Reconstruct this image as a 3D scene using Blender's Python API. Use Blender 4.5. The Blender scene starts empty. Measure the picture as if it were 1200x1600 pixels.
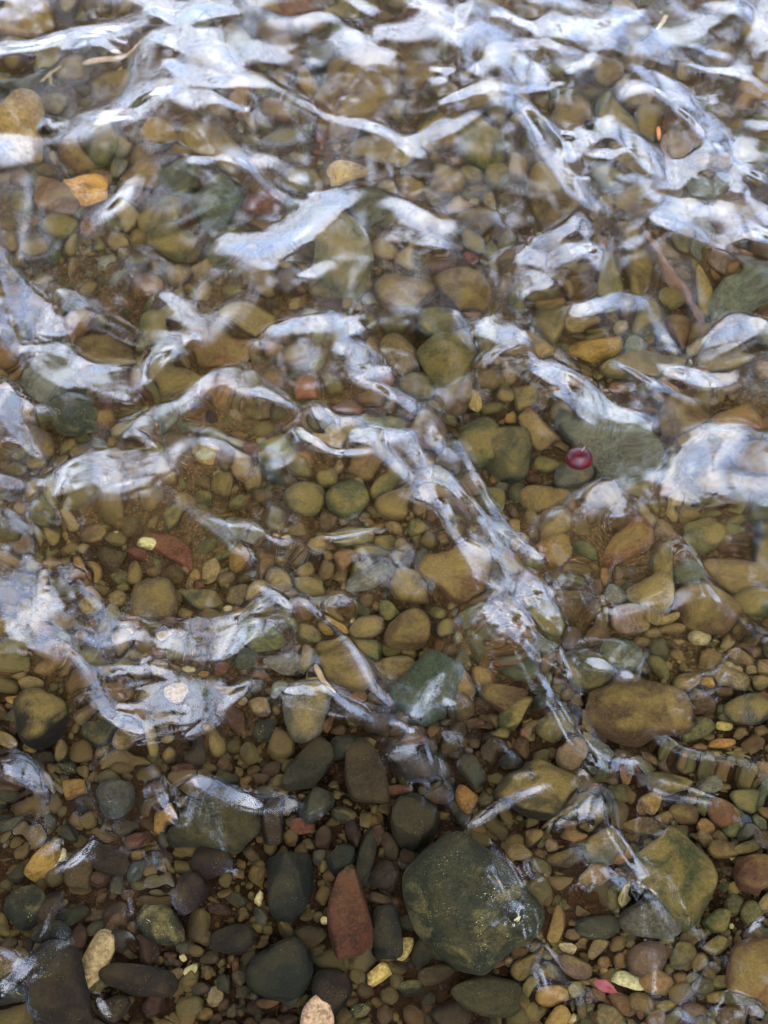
import bpy, bmesh, math, random
import numpy as np
from mathutils import Vector, Matrix

SC = bpy.context.scene
C = SC.collection
R = math.radians

# ------------------------------------------------------------------ camera
PITCH = R(56.0)
CAMH = 1.36
CAMY = -CAMH / math.tan(PITCH)
VFOV = R(36.0)
cam_d = bpy.data.cameras.new('camera')
cam = bpy.data.objects.new('camera', cam_d)
C.objects.link(cam)
cam.location = (0, CAMY, CAMH)
cam.rotation_euler = (math.pi / 2 - PITCH, 0, 0)
cam_d.sensor_fit = 'VERTICAL'
cam_d.sensor_height = 24
cam_d.lens = 12 / math.tan(VFOV / 2)
cam_d.clip_end = 2000
cam_d.clip_start = 0.02
cam_d.dof.use_dof = True                # focused on the stones: the mirrored trees lie far behind that and go soft
cam_d.dof.focus_distance = 1.50
cam_d.dof.aperture_fstop = 9
SC.camera = cam

# ------------------------------------------------------------------ sky and sun
SUN_EL, SUN_AZ = R(62), R(150)          # behind the viewer's right shoulder (azimuth from +y, clockwise)
world = bpy.data.worlds.new('World')
SC.world = world
world.use_nodes = True
nt = world.node_tree
nt.nodes.clear()
w_out = nt.nodes.new('ShaderNodeOutputWorld')
w_bg = nt.nodes.new('ShaderNodeBackground')
sky = nt.nodes.new('ShaderNodeTexSky')
sky.sky_type = 'NISHITA'
sky.sun_disc = False
sky.sun_elevation = SUN_EL
sky.sun_rotation = SUN_AZ
sky.air_density = 1.0
sky.dust_density = 3.0
sky.ozone_density = 1.5
# thin, broken cloud: pale grey veil mixed with the sky
w_tc = nt.nodes.new('ShaderNodeTexCoord')
w_n = nt.nodes.new('ShaderNodeTexNoise')
w_n.inputs['Scale'].default_value = 5.0
w_n.inputs['Detail'].default_value = 4.0
w_ramp = nt.nodes.new('ShaderNodeMapRange')
w_ramp.inputs['From Min'].default_value = 0.35
w_ramp.inputs['From Max'].default_value = 0.65
w_ramp.inputs['To Min'].default_value = 0.55
w_ramp.inputs['To Max'].default_value = 0.95
w_mix = nt.nodes.new('ShaderNodeMixRGB')
w_n2 = nt.nodes.new('ShaderNodeTexNoise')            # thicker and thinner cloud over the whole sky
w_n2.inputs['Scale'].default_value = 3.2
w_n2.inputs['Detail'].default_value = 5.0
w_r2 = nt.nodes.new('ShaderNodeMapRange')
w_r2.inputs['From Min'].default_value = 0.40
w_r2.inputs['From Max'].default_value = 0.62
w_cc = nt.nodes.new('ShaderNodeMixRGB')
w_cc.inputs['Color1'].default_value = (4.8, 6.3, 9.8, 1)
w_cc.inputs['Color2'].default_value = (12.2, 12.9, 14.8, 1)
nt.links.new(w_tc.outputs['Generated'], w_n2.inputs['Vector'])
nt.links.new(w_n2.outputs['Fac'], w_r2.inputs['Value'])
nt.links.new(w_r2.outputs['Result'], w_cc.inputs['Fac'])
nt.links.new(w_cc.outputs['Color'], w_mix.inputs['Color2'])
nt.links.new(w_tc.outputs['Generated'], w_n.inputs['Vector'])
nt.links.new(w_n.outputs['Fac'], w_ramp.inputs['Value'])
nt.links.new(w_ramp.outputs['Result'], w_mix.inputs['Fac'])
nt.links.new(sky.outputs['Color'], w_mix.inputs['Color1'])
nt.links.new(w_mix.outputs['Color'], w_bg.inputs['Color'])
w_bg.inputs['Strength'].default_value = 0.1
nt.links.new(w_bg.outputs['Background'], w_out.inputs['Surface'])

sun_d = bpy.data.lights.new('sun', 'SUN')
sun_d.energy = 0.5
sun_d.angle = R(60)                     # hazy sun behind thin cloud
sun_d.color = (1.0, 0.98, 0.96)
sun = bpy.data.objects.new('sun', sun_d)
C.objects.link(sun)
sdir = Vector((math.sin(SUN_AZ) * math.cos(SUN_EL), math.cos(SUN_AZ) * math.cos(SUN_EL), math.sin(SUN_EL)))
sun.rotation_euler = sdir.to_track_quat('Z', 'Y').to_euler()
sun.location = sdir * 50

SC.view_settings.view_transform = 'Standard'
SC.view_settings.look = 'None'
SC.view_settings.gamma = 1
SC.view_settings.use_curve_mapping = False
SC.view_settings.exposure = 4.22
SC.render.engine = 'CYCLES'
SC.cycles.use_denoising = True
SC.cycles.max_bounces = 10
SC.cycles.transmission_bounces = 8
SC.cycles.diffuse_bounces = 3

# ------------------------------------------------------------------ where a pixel of the photograph lies in the place
FPX = 800 / math.tan(VFOV / 2)
cp, sp = math.cos(PITCH), math.sin(PITCH)
EYE = np.array([0, CAMY, CAMH])


def ray(px, py):
    px = np.asarray(px, float); py = np.asarray(py, float)
    u = (px - 600) / FPX; v = (800 - py) / FPX
    d = np.stack([u, cp + v * sp, -sp + v * cp], -1)
    return d / np.linalg.norm(d, axis=-1, keepdims=True)


def on_water(px, py):
    d = ray(px, py)
    t = -CAMH / d[..., 2]
    return EYE + d * t[..., None]


def bed_z(y):
    y = np.asarray(y, float)
    return -0.080 - 0.075 * np.clip((y + 0.5) / 1.3, -0.3, 1.4)


def on_bed(px, py, up=0.0):
    """refracted through the flat water down to the bed"""
    p = on_water(px, py); d = ray(px, py)
    h = d.copy(); h[..., 2] = 0
    s = np.linalg.norm(h, axis=-1)
    hn = h / s[..., None]
    st = s / 1.333
    tt = st / np.sqrt(1 - st * st)
    depth = -(bed_z(p[..., 1]) + up)
    q = p + hn * (tt * depth)[..., None]
    q[..., 2] = -depth
    return q


def lin(c):
    return tuple(((v / 255) / 12.92 if v / 255 <= 0.04045 else ((v / 255 + 0.055) / 1.055) ** 2.4) for v in c)


def link(o, label=None, cat=None, group=None, kind=None, parent=None):
    C.objects.link(o)
    if label: o['label'] = label
    if cat: o['category'] = cat
    if group: o['group'] = group
    if kind: o['kind'] = kind
    if parent: o.parent = parent
    return o


def mesh_from(name, verts, faces, mat=None, smooth=True):
    m = bpy.data.meshes.new(name)
    verts = np.asarray(verts, np.float32); faces = np.asarray(faces, np.int32)
    k = faces.shape[1]
    m.vertices.add(len(verts)); m.vertices.foreach_set('co', verts.ravel())
    m.loops.add(faces.size); m.loops.foreach_set('vertex_index', faces.ravel())
    m.polygons.add(len(faces))
    m.polygons.foreach_set('loop_start', np.arange(0, faces.size, k, dtype=np.int32))
    m.polygons.foreach_set('loop_total', np.full(len(faces), k, np.int32))
    if smooth:
        m.polygons.foreach_set('use_smooth', np.ones(len(faces), bool))
    m.update(); m.validate()
    if mat: m.materials.append(mat)
    return m


# ------------------------------------------------------------------ the water surface
# white strokes of reflected sky: where the wave faces lean away from the viewer.
# (points), half width in photo pixels, strength
ST = [
 ([(85,62),(125,48),(170,48),(195,62)],9,1), ([(100,72),(180,75)],16,.8),
 ([(240,20),(300,15),(360,5)],24,1), ([(250,60),(320,70),(370,100)],34,1), ([(270,110),(330,135),(385,125)],26,1),
 ([(75,188),(130,182),(200,165),(270,150),(320,160),(370,178)],15,1), ([(150,180),(215,190)],8,1),
 ([(355,378),(400,392),(445,375),(490,335),(530,305)],22,1), ([(490,300),(530,290)],7,1),
 ([(650,8),(690,20),(705,30),(730,10)],12,1), ([(702,30),(712,80)],9,1), ([(680,110),(700,118)],8,.9),
 ([(780,15),(850,40),(930,30),(1000,15)],14,.9), ([(790,70),(850,60),(900,85)],16,.8), ([(690,165),(740,150),(800,148),(880,128)],11,1),
 ([(930,60),(915,95),(890,110)],14,.9),
 ([(850,200),(885,235),(860,240)],20,1), ([(905,190),(930,220)],7,1),
 ([(905,290),(905,325),(890,360),(850,375)],17,1), ([(880,270),(920,280)],8,1),
 ([(830,395),(860,410),(920,395)],15,1), ([(830,430),(850,455)],12,1),
 ([(765,490),(780,515),(815,530)],15,1), ([(722,480),(735,530)],7,1), ([(755,560),(768,545),(800,545)],7,1),
 ([(950,245),(1010,228),(1060,240),(1110,290)],8,.9), ([(960,275),(1050,285)],12,.6),
 ([(1070,170),(1110,215),(1150,255),(1190,278)],12,1), ([(1085,130),(1110,180)],10,.7), ([(1080,90),(1160,110),(1200,140)],9,.8),
 ([(1020,300),(1090,330),(1150,355)],13,.9), ([(1130,372),(1200,385)],9,1), ([(1180,330),(1200,345)],18,1),
 ([(1185,10),(1192,80)],20,1), ([(1080,60),(1130,80)],10,.8),
 ([(890,490),(940,478),(1000,468)],15,.9), ([(1105,520),(1140,505),(1185,512)],14,1),
 ([(1045,580),(1090,580),(1145,587)],12,1), ([(960,560),(1020,600),(1085,627)],5,1),
 ([(845,572),(890,600),(950,640),(995,655)],15,1), ([(870,620),(900,640)],10,.7),
 ([(1065,760),(1090,700),(1150,680)],26,1), ([(1070,790),(1130,770),(1190,740)],26,1), ([(1150,700),(1195,690)],20,.8),
 ([(925,790),(950,765),(960,790)],20,1), ([(860,790),(900,800)],8,.6),
 ([(672,745),(700,770),(730,820),(755,860),(790,900)],25,1), ([(770,930),(790,970),(780,985)],34,1), ([(820,900),(850,920),(860,960)],20,1), ([(740,770),(790,810),(850,860)],9,1),
 ([(697,672),(692,700),(686,722)],6,1), ([(722,672),(732,715),(760,755),(800,800)],6,1),
 ([(865,1020),(885,1060),(905,1110)],9,.9), ([(840,1060),(880,1130),(910,1180)],6,.9), ([(870,1100),(915,1170)],5,.9), ([(925,1020),(950,1035)],13,.9), ([(975,1050),(990,1060)],10,.8),
 ([(20,430),(45,470),(70,500)],24,1), ([(60,500),(95,510)],14,1), ([(90,425),(128,460)],5,1), ([(12,500),(20,560)],12,.9),
 ([(20,545),(80,535),(160,560)],8,1), ([(0,590),(25,625),(70,642)],9,1), ([(5,640),(25,680)],8,1),
 ([(205,665),(230,640),(262,620)],13,1), ([(215,672),(240,685)],6,1), ([(300,590),(308,640)],9,.9), ([(280,600),(286,640)],4,.8),
 ([(60,745),(110,725),(170,700),(210,705)],14,.9), ([(0,760),(40,770),(90,800)],16,1), ([(10,800),(40,830)],18,1),
 ([(20,870),(60,900),(110,890)],24,1), ([(30,930),(60,960),(40,1010)],38,1), ([(10,1040),(60,1030)],12,1), ([(80,900),(75,980)],12,1),
 ([(130,985),(160,1000),(200,985)],17,.9), ([(150,920),(165,960)],5,.9), ([(105,1020),(135,1055),(145,1090)],7,1),
 ([(155,1065),(170,1110),(220,1145),(300,1125),(370,1080)],12,1), ([(160,1050),(230,1042),(320,1065)],11,.9), ([(190,1085),(240,1080)],16,.8),
 ([(220,1175),(300,1160),(390,1070)],7,.9), ([(270,945),(340,955),(420,940)],7,.9), ([(290,1015),(360,1010),(440,975)],7,.8), ([(330,940),(240,965)],8,.6),
 ([(330,800),(400,815),(440,850)],4,1), ([(390,905),(430,930),(450,950)],7,1), ([(425,870),(445,910)],7,.8),
 ([(430,518),(460,515),(490,522)],12,.9), ([(520,505),(545,500)],13,1), ([(540,520),(535,560)],8,1), ([(560,575),(600,575),(560,595),(610,612),(665,630)],8,1),
 ([(490,640),(510,665),(560,670)],11,1), ([(555,690),(600,690),(635,680)],14,1), ([(455,640),(470,680),(510,712),(570,720)],6,1),
 ([(475,940),(515,970),(550,1010),(575,1045),(600,1090)],6,1), ([(510,935),(535,945)],10,1),
 ([(500,1070),(540,1100),(575,1130)],7,.9), ([(445,1080),(500,1085)],12,.7), ([(655,1125),(665,1085),(680,1050)],8,.9), ([(680,1060),(700,1100)],3,.9),
 ([(500,840),(540,835),(600,833)],3,1), ([(610,1138),(650,1142)],3,1),
 ([(660,1150),(680,1190),(690,1240)],6,.9), ([(740,1290),(790,1260),(850,1235)],6,.9), ([(800,1215),(840,1210)],6,.8), ([(770,1150),(820,1190)],5,.8),
 ([(900,1280),(915,1250),(925,1230)],9,1), ([(860,1290),(890,1270)],6,1), ([(915,1310),(930,1370),(920,1410)],8,.8), ([(970,1300),(1000,1360),(1005,1390)],7,.8),
 ([(785,1330),(795,1390),(800,1440)],8,.8), ([(825,1330),(840,1390)],5,.7), ([(890,1400),(940,1370),(1000,1390)],6,.7), ([(850,1490),(860,1540)],14,.6),
 ([(310,1225),(350,1235),(400,1255)],12,.9), ([(240,1215),(255,1260),(280,1290)],8,1), ([(245,1310),(258,1390)],7,.9), ([(5,1210),(50,1225)],14,.8),
 ([(10,1340),(40,1290),(60,1260)],3,.9), ([(85,1370),(130,1345),(155,1310)],4,1), ([(142,1220),(148,1280)],5,.8), ([(70,1340),(90,1310)],4,.7), ([(70,1520),(110,1480)],3,.6),
 ([(5,1560),(30,1530),(45,1505)],12,1), ([(5,1490),(25,1500)],8,.9),
 ([(1120,1590),(1150,1565),(1190,1590)],12,.8), ([(1060,1580),(1100,1590)],8,.6), ([(930,1190),(1000,1178)],8,.8), ([(1050,1160),(1075,1110)],5,.5), ([(1130,1060),(1150,1030)],7,.7), ([(1035,975),(1060,955)],7,.8), ([(1085,900),(1110,945)],6,.8), ([(1060,850),(1080,900)],6,.8), ([(895,410),(905,395)],3,.5),
 ([(205,1460),(225,1480)],3,.8), ([(1180,1450),(1200,1430)],5,.8), ([(640,230),(700,220),(720,195)],6,.7), ([(610,330),(620,370),(680,390)],6,.6), ([(520,180),(560,155)],8,.4), ([(515,170),(590,75),(640,110)],5,.5), ([(780,330),(790,400)],4,.7), ([(600,290),(560,340)],3,.4),
 ([(350,300),(400,280)],7,.5), ([(190,430),(215,410),(140,395)],5,.4), ([(180,560),(230,590)],4,.6), ([(300,530),(240,500)],4,.6), ([(390,540),(420,545)],9,.6),

 # broad veils
 ([(860,20),(950,60),(1090,40)],34,.8), ([(960,200),(1050,265),(1150,225)],36,.8), ([(1110,180),(1150,300)],30,.8), ([(830,180),(890,300)],30,.85),
 ([(765,50),(840,130)],34,.85), ([(540,70),(610,100)],26,.6), ([(1040,340),(1190,372)],26,.95), ([(1000,110),(1120,150)],24,.8), ([(630,220),(700,200)],20,.7),
 ([(60,560),(150,590),(210,600)],26,.8), ([(25,450),(75,500)],26,1), ([(255,460),(330,520)],16,.7), ([(90,745),(250,715)],24,.9), ([(300,600),(390,600)],22,.6),
 ([(160,965),(300,985),(420,985)],24,.8), ([(180,1085),(330,1085)],30,.9), ([(20,900),(70,1000)],44,1), ([(690,765),(735,820),(775,890)],30,1), ([(760,900),(795,960),(800,990)],30,1), ([(830,890),(865,950)],18,1), ([(1080,710),(1180,760)],44,1),
 ([(900,1330),(980,1400)],14,.6), ([(0,620),(50,690)],22,.9), ([(620,320),(690,380)],20,.7), ([(420,520),(560,510)],14,.8), ([(470,430),(520,410)],16,.6), ([(900,480),(1000,470)],12,.9),
 ([(580,860),(640,930)],8,.5), ([(470,1100),(560,1110)],14,.6), ([(940,770),(960,800)],20,.9), ([(30,1190),(60,1240)],16,.7), ([(870,1040),(900,1080)],16,.8),
]
# flat calm spots kept dark: the tree reflection
NX, NY = 720, 880
X0, X1, Y0, Y1 = -0.72, 0.72, -0.72, 1.04
gx = np.linspace(X0, X1, NX); gy = np.linspace(Y0, Y1, NY)
GX, GY = np.meshgrid(gx, gy)
dx = gx[1] - gx[0]; dy = gy[1] - gy[0]
# photo pixel that looks at each grid point
rel = np.stack([GX, GY - CAMY, np.full_like(GX, -CAMH)], -1)
dep = -(rel[..., 1] * (-cp) + rel[..., 2] * sp)
PXg = 600 + FPX * rel[..., 0] / dep
PYg = 800 - FPX * (rel[..., 1] * sp + rel[..., 2] * cp) / dep
ELV = np.arctan2(CAMH, np.sqrt(GX ** 2 + (GY - CAMY) ** 2))

rngw = np.random.default_rng(5)


def band_noise(lo, hi, seed, ang=None, stretch=1.0):
    """smooth random field with wavelengths lo..hi metres, unit variance"""
    r = np.random.default_rng(seed)
    f = np.fft.rfft2(r.standard_normal((NY, NX)))
    ky = np.fft.fftfreq(NY, dy)[:, None]; kx = np.fft.rfftfreq(NX, dx)[None, :]
    if ang is not None:
        ca, sa = math.cos(ang), math.sin(ang)
        a = kx * ca + ky * sa; b = -kx * sa + ky * ca
        k = np.sqrt((a * stretch) ** 2 + b ** 2)
    else:
        k = np.sqrt(kx ** 2 + ky ** 2)
    k0 = 2.0 / (lo + hi); bw = (1 / lo - 1 / hi) / 2.5
    g = np.fft.irfft2(f * np.exp(-((k - k0) / bw) ** 2), (NY, NX))
    return g / g.std()


# the strokes are bent a little by a smooth warp so their borders wander
wx1 = band_noise(.05, .16, 11) * 3.5; wy1 = band_noise(.05, .16, 12) * 3.5
wx2 = band_noise(.015, .04, 13) * 1.2; wy2 = band_noise(.015, .04, 14) * 1.2
PXw, PYw = PXg + wx1 + wx2, PYg + wy1 + wy2
M = np.zeros_like(GX)
RIP = np.zeros_like(GX)
lam_n = band_noise(.08, .2, 31); env_n = band_noise(.05, .15, 32)
for pts, hw, s in ST:
    hw = hw * (0.72 if pts[0][1] < 160 and pts[0][0] < 450 else .85 if pts[0][1] < 300 else 1.45 if pts[0][1] < 1100 else 1.85)
    x0 = min(p[0] for p in pts) - 4 * hw - 40; x1 = max(p[0] for p in pts) + 4 * hw + 40
    y0 = min(p[1] for p in pts) - 4 * hw - 40; y1 = max(p[1] for p in pts) + 4 * hw + 40
    jj, ii = np.where((PXw > x0) & (PXw < x1) & (PYw > y0) & (PYw < y1))
    if not len(jj): continue
    X, Y = PXw[jj, ii], PYw[jj, ii]
    best = np.full(len(X), 1e9); dmin = np.full(len(X), 1e9)
    L = sum(math.dist(a, b) for a, b in zip(pts, pts[1:])); run = 0
    for a, b in zip(pts, pts[1:]):
        ax, ay = a; bx, by = b; l2 = (bx - ax) ** 2 + (by - ay) ** 2
        t = np.clip(((X - ax) * (bx - ax) + (Y - ay) * (by - ay)) / l2, 0, 1)
        d = np.hypot(X - ax - t * (bx - ax), Y - ay - t * (by - ay))
        pos = (run + t * math.sqrt(l2)) / L
        taper = 0.62 + 0.38 * np.sin(np.pi * np.clip(pos, 0.04, 0.96))
        best = np.minimum(best, d / (hw * taper)); dmin = np.minimum(dmin, d)
        run += math.sqrt(l2)
    v = s * np.clip(1.45 - best, 0, 1) ** 0.8
    M[jj, ii] = np.maximum(M[jj, ii], v)
    # capillary ripples that run along the flank of each wave
    reach = 16 + 1.2 * hw
    en = np.exp(-((dmin - hw) / reach) ** 2) * np.clip(.5 + .9 * env_n[jj, ii], 0, 1.3) * s
    RIP[jj, ii] += en * np.cos(2 * np.pi * (dmin - hw) / (15 + 4 * lam_n[jj, ii]))

E_WHITE = np.clip(R(20) + R(5) * band_noise(.04, .12, 33), R(10), R(33))
need = np.tan((E_WHITE - ELV) / 2)                 # slope dH/dy that sends the view to the open sky
need = np.minimum(need, -0.02)
def blur(Z, sig):
    kyy = np.fft.fftfreq(NY, dy)[:, None]; kxx = np.fft.rfftfreq(NX, dx)[None, :]
    return np.fft.irfft2(np.fft.rfft2(Z) * np.exp(-2 * (np.pi * sig) ** 2 * (kxx ** 2 + kyy ** 2)), (NY, NX))


SK = blur(M, .022)
T = np.clip(np.maximum(M, 0.85 * SK), 0, 1) * need
ky = np.fft.fftfreq(NY, dy)[:, None] * 2 * np.pi; kx = np.fft.rfftfreq(NX, dx)[None, :] * 2 * np.pi
WXW, LAM = 0.10, 0.0028 ** 2


def solve(T):
    Tf = np.fft.rfft2(T)
    den = ky ** 2 + WXW * kx ** 2 + LAM * (kx ** 2 + ky ** 2) ** 2
    den[0, 0] = 1
    Hf = -1j * ky * Tf / den
    Hf[0, 0] = 0
    # drop waves longer than half a metre
    k = np.sqrt(kx ** 2 + ky ** 2)
    Hf *= 1 - np.exp(-(k / (2 * np.pi / 0.55)) ** 4)
    return np.fft.irfft2(Hf, (NY, NX))


# swirl: the field is read at warped places, which draws its waves out into curls
def warp(Z, amp, l0, l1, sd):
    wx_ = band_noise(l0, l1, sd) * amp / dx; wy_ = band_noise(l0, l1, sd + 1) * amp / dy
    jj, ii = np.meshgrid(np.arange(NY), np.arange(NX), indexing='ij')
    u = np.clip(ii + wx_, 0, NX - 1.01); v = np.clip(jj + wy_, 0, NY - 1.01)
    i_ = u.astype(int); j_ = v.astype(int); fu = u - i_; fv = v - j_
    i1 = np.minimum(i_ + 1, NX - 1); j1 = np.minimum(j_ + 1, NY - 1)
    return (Z[j_, i_] * (1 - fu) + Z[j_, i1] * fu) * (1 - fv) + (Z[j1, i_] * (1 - fu) + Z[j1, i1] * fu) * fv


nat = (warp(band_noise(.11, .32, 21), .030, .12, .3, 91) * 0.0030
       + blur(warp(band_noise(.06, .14, 24, R(-35), 3.0), .030, .10, .25, 81), .004) * 0.00110
       + blur(warp(band_noise(.03, .07, 22, R(25), 3.5), .020, .08, .18, 84), .003) * 0.00016)
nat = nat * (1 - .55 * np.exp(-(((PXg - 520) / 420) ** 2 + ((PYg - 1460) / 260) ** 2))) * (1 - .45 * np.exp(-(PYg / 170) ** 2))      # the calm shallows near the viewer
# dimples: small pits and knots in the current from which the streaks fan out
DIM = [(705, 32, 1), (745, 100, -1), (300, 535, 1), (450, 850, 1), (690, 122, -1), (888, 205, 1), (938, 232, -1), (830, 462, 1), (765, 545, -1),
       (600, 95, 1), (385, 165, -1), (1050, 792, 1), (872, 912, 1), (640, 1136, -1), (930, 1190, 1), (72, 190, 1), (840, 558, -1), (1035, 760, 1),
       (132, 905, -1), (478, 950, 1), (80, 480, -1), (225, 1010, -1), (140, 1060, 1), (700, 1110, 1), (915, 1290, 1), (560, 500, 1), (500, 690, -1),
       (310, 30, 1), (990, 60, -1), (1100, 130, 1), (1000, 260, 1), (400, 950, 1), (20, 700, 1), (240, 960, 1), (800, 1440, 1), (1010, 1390, -1)]
for i, (px, py, s) in enumerate(DIM):
    c_ = on_water(px, py); sg = .0085 * (1 + .35 * math.sin(i * 2.3)); el = 1 + .8 * math.sin(i * 1.7) ** 2; a_ = i * 1.1
    ux = (GX - c_[0]) * math.cos(a_) + (GY - c_[1]) * math.sin(a_); uy = -(GX - c_[0]) * math.sin(a_) + (GY - c_[1]) * math.cos(a_)
    nat = nat + s * .0030 * np.exp(-(ux ** 2 / el + uy ** 2 * el) / (2 * sg * sg))
NHy = np.gradient(nat, dy, axis=0)
Tm = np.clip(np.maximum(M, 0.85 * SK), 0, 1)
full = Tm > .55
Tc = np.where(full, T - NHy, T)
calm = .05 * np.clip((420 - PYg) / 300, 0, 1) * (1 - Tm)         # the far water between the waves leans to the viewer
T0 = Tc + calm
for it in range(12):
    H = solve(Tc)
    err = T0 - np.gradient(H, dy, axis=0)
    Tc = np.clip(Tc + np.where(full, .8, .10) * err, -1.0, 1.0)
fade = np.clip((np.minimum(GX - X0, X1 - GX)) / 0.15, 0, 1) * np.clip((np.minimum(GY - Y0, Y1 - GY)) / 0.15, 0, 1)
fade = fade * fade * (3 - 2 * fade)
# trains of short ripples swept into curves by the current
TR = np.zeros_like(GX)
for i, (a_, lam_) in enumerate(((.3, .011), (1.4, .013), (2.4, .010), (-.5, .015), (.9, .009))):
    ph = GX * math.cos(a_) + GY * math.sin(a_) + .030 * band_noise(.10, .28, 50 + i) + .007 * band_noise(.04, .09, 60 + i)
    en = np.clip(band_noise(.08, .22, 70 + i) - .35, 0, 1.6)
    TR += en * lam_ * np.cos(2 * np.pi * ph / lam_)
TR *= .0012 * (.22 + 1.6 * np.clip(SK * 1.6, 0, 1))
H = (H + nat + blur(RIP, .0012) * .00005 + TR) * fade

# ------------------------------------------------------------------ materials
def new_mat(name):
    m = bpy.data.materials.new(name); m.use_nodes = True
    n = m.node_tree
    return m, n, n.nodes['Principled BSDF']


def mix(n, fac, a, b, mode='MIX'):
    x = n.nodes.new('ShaderNodeMixRGB'); x.blend_type = mode
    for sock, v in (('Fac', fac), ('Color1', a), ('Color2', b)):
        if hasattr(v, 'links') or hasattr(v, 'is_linked'):
            n.links.new(v, x.inputs[sock])
        else:
            x.inputs[sock].default_value = v if sock == 'Fac' else (v if len(v) == 4 else (*v, 1))
    return x.outputs['Color']


def noise(n, vec, scale, detail=4, rough=0.6, dist=0.0):
    t = n.nodes.new('ShaderNodeTexNoise')
    t.inputs['Scale'].default_value = scale; t.inputs['Detail'].default_value = detail
    t.inputs['Roughness'].default_value = rough; t.inputs['Distortion'].default_value = dist
    n.links.new(vec, t.inputs['Vector'])
    return t.outputs['Fac']


def ramp(n, v, a, b, lo=0.0, hi=1.0):
    r = n.nodes.new('ShaderNodeMapRange'); r.interpolation_type = 'SMOOTHSTEP'
    r.inputs['From Min'].default_value = a; r.inputs['From Max'].default_value = b
    r.inputs['To Min'].default_value = lo; r.inputs['To Max'].default_value = hi
    n.links.new(v, r.inputs['Value'])
    return r.outputs['Result']


SILT = lin((98, 79, 35))


def stone_mat(name, speck=0.25, silt=0.5, pit=0.0, band=0.0):
    m, n, b = new_mat(name)
    oi = n.nodes.new('ShaderNodeObjectInfo')
    tc = n.nodes.new('ShaderNodeTexCoord')
    add = n.nodes.new('ShaderNodeVectorMath'); add.operation = 'ADD'
    mul = n.nodes.new('ShaderNodeVectorMath'); mul.operation = 'SCALE'
    comb = n.nodes.new('ShaderNodeCombineXYZ')
    for k in range(3): n.links.new(oi.outputs['Random'], comb.inputs[k])
    n.links.new(comb.outputs[0], mul.inputs[0]); mul.inputs['Scale'].default_value = 37.0
    n.links.new(tc.outputs['Object'], add.inputs[0]); n.links.new(mul.outputs[0], add.inputs[1])
    P = add.outputs[0]
    base = oi.outputs['Color']
    dark = mix(n, 1.0, base, (0.36, 0.35, 0.36), 'MULTIPLY')
    light = mix(n, 1.0, base, (1.5, 1.42, 1.3), 'MULTIPLY')
    big = ramp(n, noise(n, P, 45, 5, 0.65, 0.6), 0.36, 0.64)
    col = mix(n, big, dark, base)
    if speck > .9: col = mix(n, ramp(n, noise(n, P, 22, 5, .7, 1.5), .5, .62, 0, .6), col, lin((96, 84, 44)))
    col = mix(n, ramp(n, noise(n, P, 110, 6, 0.75, 1.2), 0.47, 0.60, 0, .55), col, dark)
    fine = ramp(n, noise(n, P, 320, 4, 0.7), 0.38, 0.68)
    col = mix(n, ramp(n, fine, 0, 1, 0, 0.6), col, light)
    if band:
        wv = n.nodes.new('ShaderNodeTexWave'); wv.inputs['Scale'].default_value = 60
        wv.inputs['Distortion'].default_value = 9; wv.inputs['Detail'].default_value = 4
        n.links.new(P, wv.inputs['Vector'])
        col = mix(n, ramp(n, wv.outputs['Fac'], 0.3, 0.7, 0, band), col, dark)
    if speck:
        s1 = ramp(n, noise(n, P, 700, 3, 0.6), 0.62, 0.70)
        s2 = ramp(n, noise(n, P, 60, 3, 0.6), 0.45, 0.62)
        x = n.nodes.new('ShaderNodeMath'); x.operation = 'MULTIPLY'
        n.links.new(s1, x.inputs[0]); n.links.new(s2, x.inputs[1])
        y = n.nodes.new('ShaderNodeMath'); y.operation = 'MULTIPLY'; y.inputs[1].default_value = speck
        n.links.new(x.outputs[0], y.inputs[0])
        col = mix(n, y.outputs[0], col, lin((165, 152, 104)))
    if silt:
        geo = n.nodes.new('ShaderNodeNewGeometry')
        sep = n.nodes.new('ShaderNodeSeparateXYZ'); n.links.new(geo.outputs['Normal'], sep.inputs[0])
        nz = ramp(n, sep.outputs['Z'], 0.25, 0.95)
        sn = ramp(n, noise(n, P, 28, 4, 0.6, 0.4), 0.38, 0.60, 0.05, 1.0)
        x = n.nodes.new('ShaderNodeMath'); x.operation = 'MULTIPLY'
        n.links.new(nz, x.inputs[0]); n.links.new(sn, x.inputs[1])
        y = n.nodes.new('ShaderNodeMath'); y.operation = 'MULTIPLY'; y.inputs[1].default_value = silt
        n.links.new(x.outputs[0], y.inputs[0])
        sc = mix(n, ramp(n, noise(n, P, 420, 3, 0.7), 0.3, 0.7), tuple(v * 0.7 for v in SILT), tuple(v * 1.15 for v in SILT))
        col = mix(n, y.outputs[0], col, sc)
    n.links.new(col, b.inputs['Base Color'])
    b.inputs['Roughness'].default_value = 0.85
    b.inputs['Specular IOR Level'].default_value = 0.15
    bp = n.nodes.new('ShaderNodeBump')
    bp.inputs['Distance'].default_value = 0.0020 + 0.003 * pit
    bp.inputs['Strength'].default_value = 0.9
    n.links.new(noise(n, P, 130 if pit else 230, 6, 0.72), bp.inputs['Height'])
    n.links.new(bp.outputs[0], b.inputs['Normal'])
    return m


M_CLEAN = stone_mat('stone_clean', 0.35, 0.12)
M_SILT = stone_mat('stone_silty', 0.15, 0.75)
M_SPECK = stone_mat('stone_speckled', 1.0, 0.10, 0.3)
M_PIT = stone_mat('stone_pitted', 0.2, 0.10, 1.0)
M_BAND = stone_mat('stone_banded', 0.2, 0.2, 0.2, 0.6)

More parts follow.
